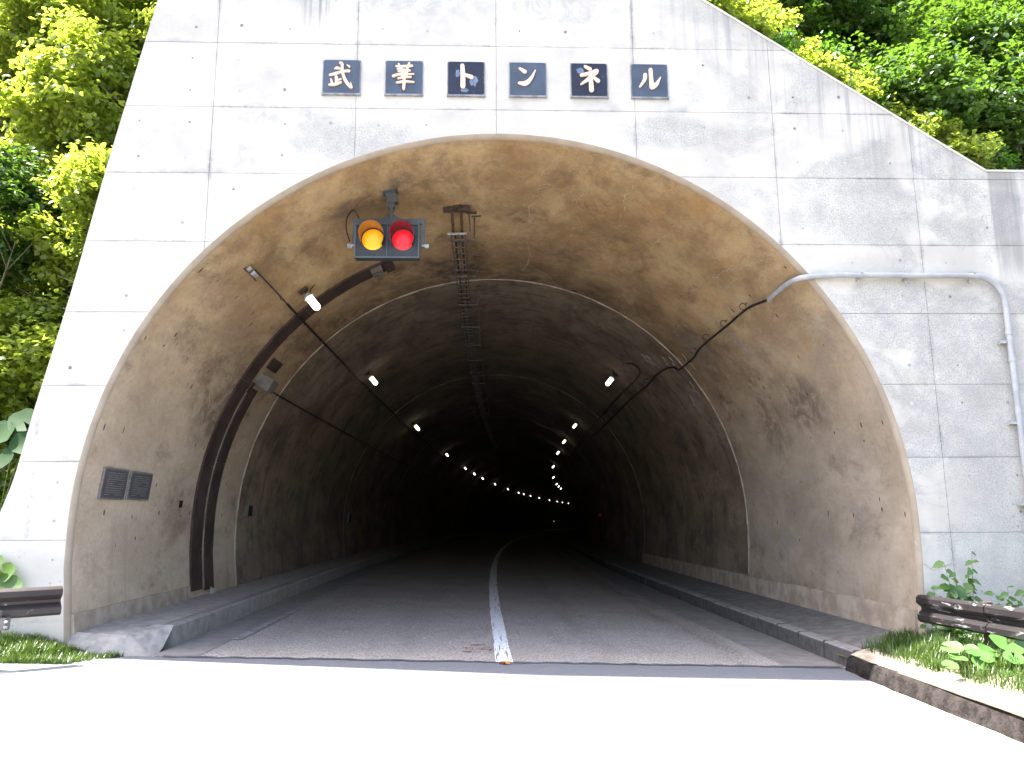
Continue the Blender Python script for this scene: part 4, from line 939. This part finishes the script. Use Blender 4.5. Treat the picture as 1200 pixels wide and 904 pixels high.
def tree(x, y, h, sc_, cm, label, group, cat='tree', name='broadleaf_tree', tm=None):
    z = hill(x, y) if y > .5 else -1.25
    label = label+' '+whereabouts(x, y, z+h); t = thing(name, label, cat, (x, y, z), group); tm = tm or random.choice(trunks)
    a = bpy.data.objects.new('trunk' if cat == 'tree' else 'stem', tm); C.objects.link(a); a.parent = t
    H = max(v.co.z for v in tm.vertices); a.scale = (sc_, sc_, (h*.95)/H*1.0 if cat == 'tree' else sc_); a.rotation_euler.z = random.uniform(0, 6.28)
    c = bpy.data.objects.new('crown', cm); C.objects.link(c); c.parent = t; c.location = (0, 0, h); c.scale = (sc_, sc_, sc_*random.uniform(.9, 1.15)); c.rotation_euler = (random.uniform(-.15, .15), random.uniform(-.15, .15), random.uniform(0, 6.28))
    return t
gl = 'trees growing left of the portal wall'; gr = 'trees on the slope right of the portal wall'; gs = 'shrubs along the left edge of the portal wall'; gq = 'shrubs above the sloping wall top'
TL = [(-7.3, 2.6, 2.2, 1.), (-8.6, 4.2, 2.7, 1.1), (-7.0, 5.2, 3.2, 1.1), (-9.8, 5.6, 2.4, 1.15), (-8.1, 7.6, 3.4, 1.2), (-6.5, 3.4, 4.3, .95), (-10.8, 8.2, 3.6, 1.3), (-6.3, 7.2, 4.6, 1.15), (-9.2, 10.6, 4.2, 1.35), (-12.2, 11, 4.6, 1.4), (-7.2, 11.5, 5.6, 1.4), (-5.6, 5.4, 5.4, .95), (-11.6, 5.0, 3.6, 1.1), (-13.2, 8.0, 5.0, 1.4), (-8.3, 3.2, 4.6, 1.0), (-7.6, 4.6, 6.4, 1.1), (-6.2, 5.6, 7.4, 1.0), (-9.6, 7.4, 6.6, 1.25), (-10.6, 12.5, 5.6, 1.5), (-7.0, 6.6, 8.2, 1.2), (-8.8, 8.8, 7.6, 1.3), (-11.4, 9.6, 6.6, 1.35), (-6.0, 8.6, 7.4, 1.2), (-12.6, 13, 6, 1.5), (-8.4, 12.6, 6.2, 1.5), (-10.2, 10.2, 8.2, 1.3), (-11.5, 7.5, 8.4, 1.3), (-9.6, 6.0, 8.3, 1.2), (-8.0, 5.4, 8.4, 1.1), (-12.6, 6.6, 7.2, 1.3), (-10.4, 8.6, 10.4, 1.4), (-7.6, 8.2, 10.5, 1.3)]
for i, (x, y, h, s_) in enumerate(TL): tree(x, y, h, s_, crowns[i % 3] if i % 5 != 4 else darks[0], 'yellow green tree' if i % 5 != 4 else 'darker green tree', gl if i % 5 != 4 else 'darker trees among the bright ones on the left')
for i in range(26):
    y = random.uniform(.9, 3.4); x = -6.35-.28*y-random.uniform(0, 2.6); tree(x, y, .45, random.uniform(.7, 1.2), shr[i % 3], 'leafy shrub', gs, 'shrub', 'shrub', stemsm[0])
for i in range(9):
    y = .85+.35*i+random.uniform(-.1, .1); z0 = walltop(-6+i*.2); x = -6.15+.22*i; tree(x-.25*y*.4, y, .5, .9, shr[i % 2], 'leafy shrub', gs, 'shrub', 'shrub', stemsm[0])
k = 0
for y in (1.6, 2.9, 4.4, 6.2, 8.4, 11, 14, 18):
    for j in range(7):
        x = 2.2+j*(1.55+.10*y)+random.uniform(-.5, .5)+.2*y
        if x > 18 or (y < 2 and x < 6.4) or (y < 3.5 and x < 3.6): continue
        k += 1; br = (x > 9.5 and y < 6) or random.random() < .08
        tree(x, y+random.uniform(-.4, .4), random.uniform(.6, 1.4)+.10*y, random.uniform(.8, 1.15)+.03*y, crowns[k % 3] if br else darks[k % 2], 'bright yellow green bush' if br else 'dense green tree', 'bright bushes on the right slope' if br else gr)
for i in range(26):
    x = 2.6+(i % 13)*.36+random.uniform(-.15, .15); y = random.uniform(.72, .95) if i < 13 else random.uniform(1.3, 2.2)
    tree(x, y, .55 if i < 13 else .8, random.uniform(.55, .85), shr[2] if i % 4 == 0 else shr[0], 'low bright shrub', gq, 'shrub', 'shrub', stemsm[0])
# undergrowth sheet: leaves scattered all over the hillside
N = 26000; px_ = rng.uniform(-16, 22, N); py_ = .55+rng.uniform(0, 1, N)**1.6*24
cen = np.array([(x, y, hill(x, y)+random.uniform(.02, .45)) for x, y in zip(px_, py_)]); nm = rng.normal(size=(N, 3))*.5+np.array([-.1, -.5, 1])
me = leaves_mesh('undergrowth', cen, nm, rng.uniform(.08, .2, N), LEAF2); o = bpy.data.objects.new('undergrowth', me); C.objects.link(o); o['kind'] = 'stuff'
# dry vines and twigs
mb = MB()
for i in range(150):
    left = i < 60
    x, y = (random.uniform(-9, -6.5), random.uniform(1, 4)) if left else (random.uniform(7, 13), random.uniform(3, 8)); z = hill(x, y)+random.uniform(.3, 1.2)
    L = random.uniform(.4, 1.3); a = random.uniform(0, 6.28); mb.tube(catmull([(x, y, z), (x+.3*L*math.cos(a), y+.2*L*math.sin(a), z+random.uniform(-.3, .3)), (x+.6*L*math.cos(a), y-.15, z-random.uniform(.2, .9)*L)], 3), .007, 4)
mb.build('dry_vines', DRY, None, kind='stuff')

# grass
def grass(name, pts, hgt, label=None):
    N = len(pts); pts = np.array(pts); a = rng.uniform(0, 6.28, N); d = np.stack([np.cos(a), np.sin(a), np.zeros(N)], 1); w_ = np.stack([-np.sin(a), np.cos(a), np.zeros(N)], 1)*.004
    h = (hgt*rng.uniform(.35, 1.25, N)*np.array([1+.8*mn.noise(Vector((q[0]*4, q[1]*4, 1.))) for q in pts]))[:, None]; up = np.array([0, 0, 1.]); le = rng.uniform(.1, .7, N)[:, None]
    V = np.stack([pts-w_, pts+w_, pts+up*h*.55+d*h*le*.25+w_*.8, pts+up*h*.55+d*h*le*.25-w_*.8, pts+up*h*.9+d*h*le], 1).reshape(-1, 3)
    F = []
    me = bpy.data.meshes.new(name)
    i = np.arange(N)*5
    me.from_pydata(V.tolist(), [], [t for k in i.tolist() for t in ((k, k+1, k+2, k+3), (k+3, k+2, k+4))]); me.materials.append(GRASS)
    o = bpy.data.objects.new(name, me); C.objects.link(o); o['kind'] = 'stuff'; return o
P = []
while len(P) < 46000:
    x = random.uniform(4.15, 7.0); y = -.02-4.6*random.random()**1.25
    e = 4.15+.05*math.sin(y*2.3)+.04*math.sin(y*6)+(.14 if y < -2.2 else 0)*random.random()
    if x < e and random.random() < .96: continue
    if y > -.12 and x < 4.92: continue
    if y > -.8 and x < 4.40 and random.random() < .7: continue
    P.append((x, y, -1.36+.16*min(1, max(0, (x-3.98)/.6))+.03*max(0, x-4.9)-.01))
grass('grass', P, .15)
P = []
while len(P) < 16000:
    x = random.uniform(-7.5, -4.15); y = random.uniform(-.60, -.02)
    if x > -4.5 and y < -.48+(x+4.5)*1.1: continue
    if x > -4.6 and y > -.08: continue
    if random.random() < .25 and mn.noise(Vector((x*5, y*5, 0))) < 0: continue
    P.append((x, y, hpatch(x, y)))
grass('grass', P, .10)

# broad leaved plants
def round_leaf(c, r, n, up, cup=.18):
    up = Vector(up).normalized(); t = up.cross(Vector((random.random()-.5, 1, .1))).normalized(); b = up.cross(t); a0 = random.uniform(0, 6.28)
    V = [Vector(c)]; m_ = 16
    for ring, rr_ in ((1, .55), (2, 1.)):
        for k in range(m_):
            a = a0+.22+(2*math.pi-.44)*k/(m_-1); q = r*rr_*(1+.05*math.sin(5*a)+random.uniform(-.03, .03)) * (1 if 1 < k < m_-2 else .93)
            V.append(Vector(c)+(t*math.cos(a)+b*math.sin(a))*q+up*(cup*r*(rr_**2)*(.6+.6*math.sin(2*a+a0)*.4)))
    F = [(0, k+1, k+2) for k in range(m_-1)] + [(1+k, 1+m_+k, 2+m_+k, 2+k) for k in range(m_-1)]
    return V, F
def butterbur(x, y, z, leaves, label, mat=LEAF4, face=False):
    t = thing('butterbur_plant', label, 'plant', (x, y, z), )
    for (dx, dy, dz, r) in leaves:
        V, F = round_leaf((dx, dy, dz), r, 12, (random.uniform(-.3, .3), -1.3, .7) if face else (random.uniform(-.3, .3), random.uniform(-.7, -.2), 1))
        MB().add(V, F).build('leaf', mat, t, True)
        MB().tube(catmull([(dx*.15, dy*.15, 0), (dx*.5, dy*.5, dz*.7), (dx, dy, dz-.004)], 4), .006, 5).build('stalk', STEM, t)
    return t
butterbur(4.30, -1.85, -1.27, [(-.20, -.10, .10, .075), (-.07, -.02, .15, .085), (-.04, .12, .22, .105), (.10, -.12, .12, .095), (.14, .10, .20, .08)], 'butterbur with five round leaves, leftmost of the clump under the right guardrail')
butterbur(4.50, -1.95, -1.24, [(-.10, .0, .15, .105), (.06, .14, .17, .10), (-.02, -.26, .04, .055)], 'butterbur plant with overlapping round leaves in the middle of the clump under the guardrail')
butterbur(4.66, -2.02, -1.22, [(.0, .08, .22, .15), (.14, -.10, .15, .10), (-.08, -.12, .14, .09), (.22, .12, .2, .11), (-.02, -.3, .03, .05)], 'largest butterbur plant, partly yellowed, right of the guardrail post')
butterbur(-5.72, -.10, -1.3, [(.16, .02, .94, .13), (.27, -.05, .80, .13), (.04, .0, 1.04, .12), (-.1, -.1, .8, .2)], 'tall butterbur plant behind the left guardrail at the foot of the wall', LEAF2, True)
butterbur(-6.35, .85, -1.1, [(.24, .1, 2.60, .19), (.36, -.02, 2.30, .18), (.02, .0, 2.42, .2), (.12, -.15, 2.1, .17), (-.25, 0, 2.5, .2)], 'tall butterbur with big round leaves just left of the portal wall at mid height', LEAF5, True)
butterbur(10.2, 1.6, hill(10.2, 1.6), [(0, 0, .9, .3), (.4, -.1, .75, .28), (-.3, -.2, .7, .25), (.7, 0, .6, .25)], 'large butterbur leaves on the slope above the right end of the wall', LEAF3)
def herb(x, y, z, stems, label, scale=1.):
    t = thing('leafy_weed', label, 'plant', (x, y, z))
    for (lean, leny, h) in stems:
        P = catmull([(0, 0, -.05), (lean*.3, leny*.3, h*.5), (lean, leny, h)], 5); MB().tube(P, [.005*(1-.6*i/(len(P)-1)) for i in range(len(P))], 5).build('stem', STEM, t)
        cen = []; nm = []; nl = int(h*15)+2
        mb = MB()
        for i in range(nl):
            f = .28+.72*i/(nl-1); p = Vector(P[int(f*(len(P)-1))]); a = i*2.4+random.uniform(-.4, .4); L_ = scale*random.uniform(.07, .12)*(1.25-.7*f)
            d = Vector((math.cos(a), math.sin(a)*.6, random.uniform(-.75, .25))).normalized(); e = d.cross(Vector((random.uniform(-.4, .4), -.75, .65))).normalized(); n_ = e.cross(d)
            w_ = L_*.40; V = [p, p+d*L_*.25+e*w_*.9, p+d*L_*.6+e*w_*.8-n_*.004, p+d*L_*1.1-n_*.015, p+d*L_*.6-e*w_*.8-n_*.004, p+d*L_*.25-e*w_*.9, p+d*L_*.5-n_*.012]
            mb2 = MB(); mb2.add(V, [(0, 1, 6), (1, 2, 6), (2, 3, 6), (3, 4, 6), (4, 5, 6), (5, 0, 6)]); mb2.build('leaf', LEAF3, t, True)
    return t
herb(5.16, -.38, -1.22, [(-.28, 0, .62), (-.13, -.05, .90), (.02, .0, .78), (.12, .03, .66), (-.05, -.12, .72)], 'tall leafy weed rising above the right guardrail near the wall corner', 2.1)
herb(5.40, -.28, -1.22, [(.06, 0, 1.0), (.02, .05, .82)], 'thin upright weed with narrow leaves beside the tall weed at the right guardrail', 1.5)
herb(5.72, -.45, -1.22, [(.0, 0, .62), (.16, -.04, .58), (-.15, .02, .55)], 'low weed showing just above the right guardrail', 1.7)
herb(6.12, -.55, -1.22, [(.0, 0, .85), (.06, -.05, .72), (-.05, .05, .6)], 'broad leaved weed at the right edge of the picture behind the guardrail', 2.6)
for i, (x, y) in enumerate([(4.75, -.55), (4.95, -.75), (5.2, -.9), (5.45, -1.0), (5.7, -1.15), (5.9, -1.5), (4.95, -1.1)]):
    herb(x, y, -1.22, [(random.uniform(-.1, .1), random.uniform(-.1, .1), random.uniform(.18, .32)) for _ in range(4)], 'small leafy weed growing in the grass beneath the right guardrail', 1.0)['group'] = 'small weeds beneath the right guardrail'
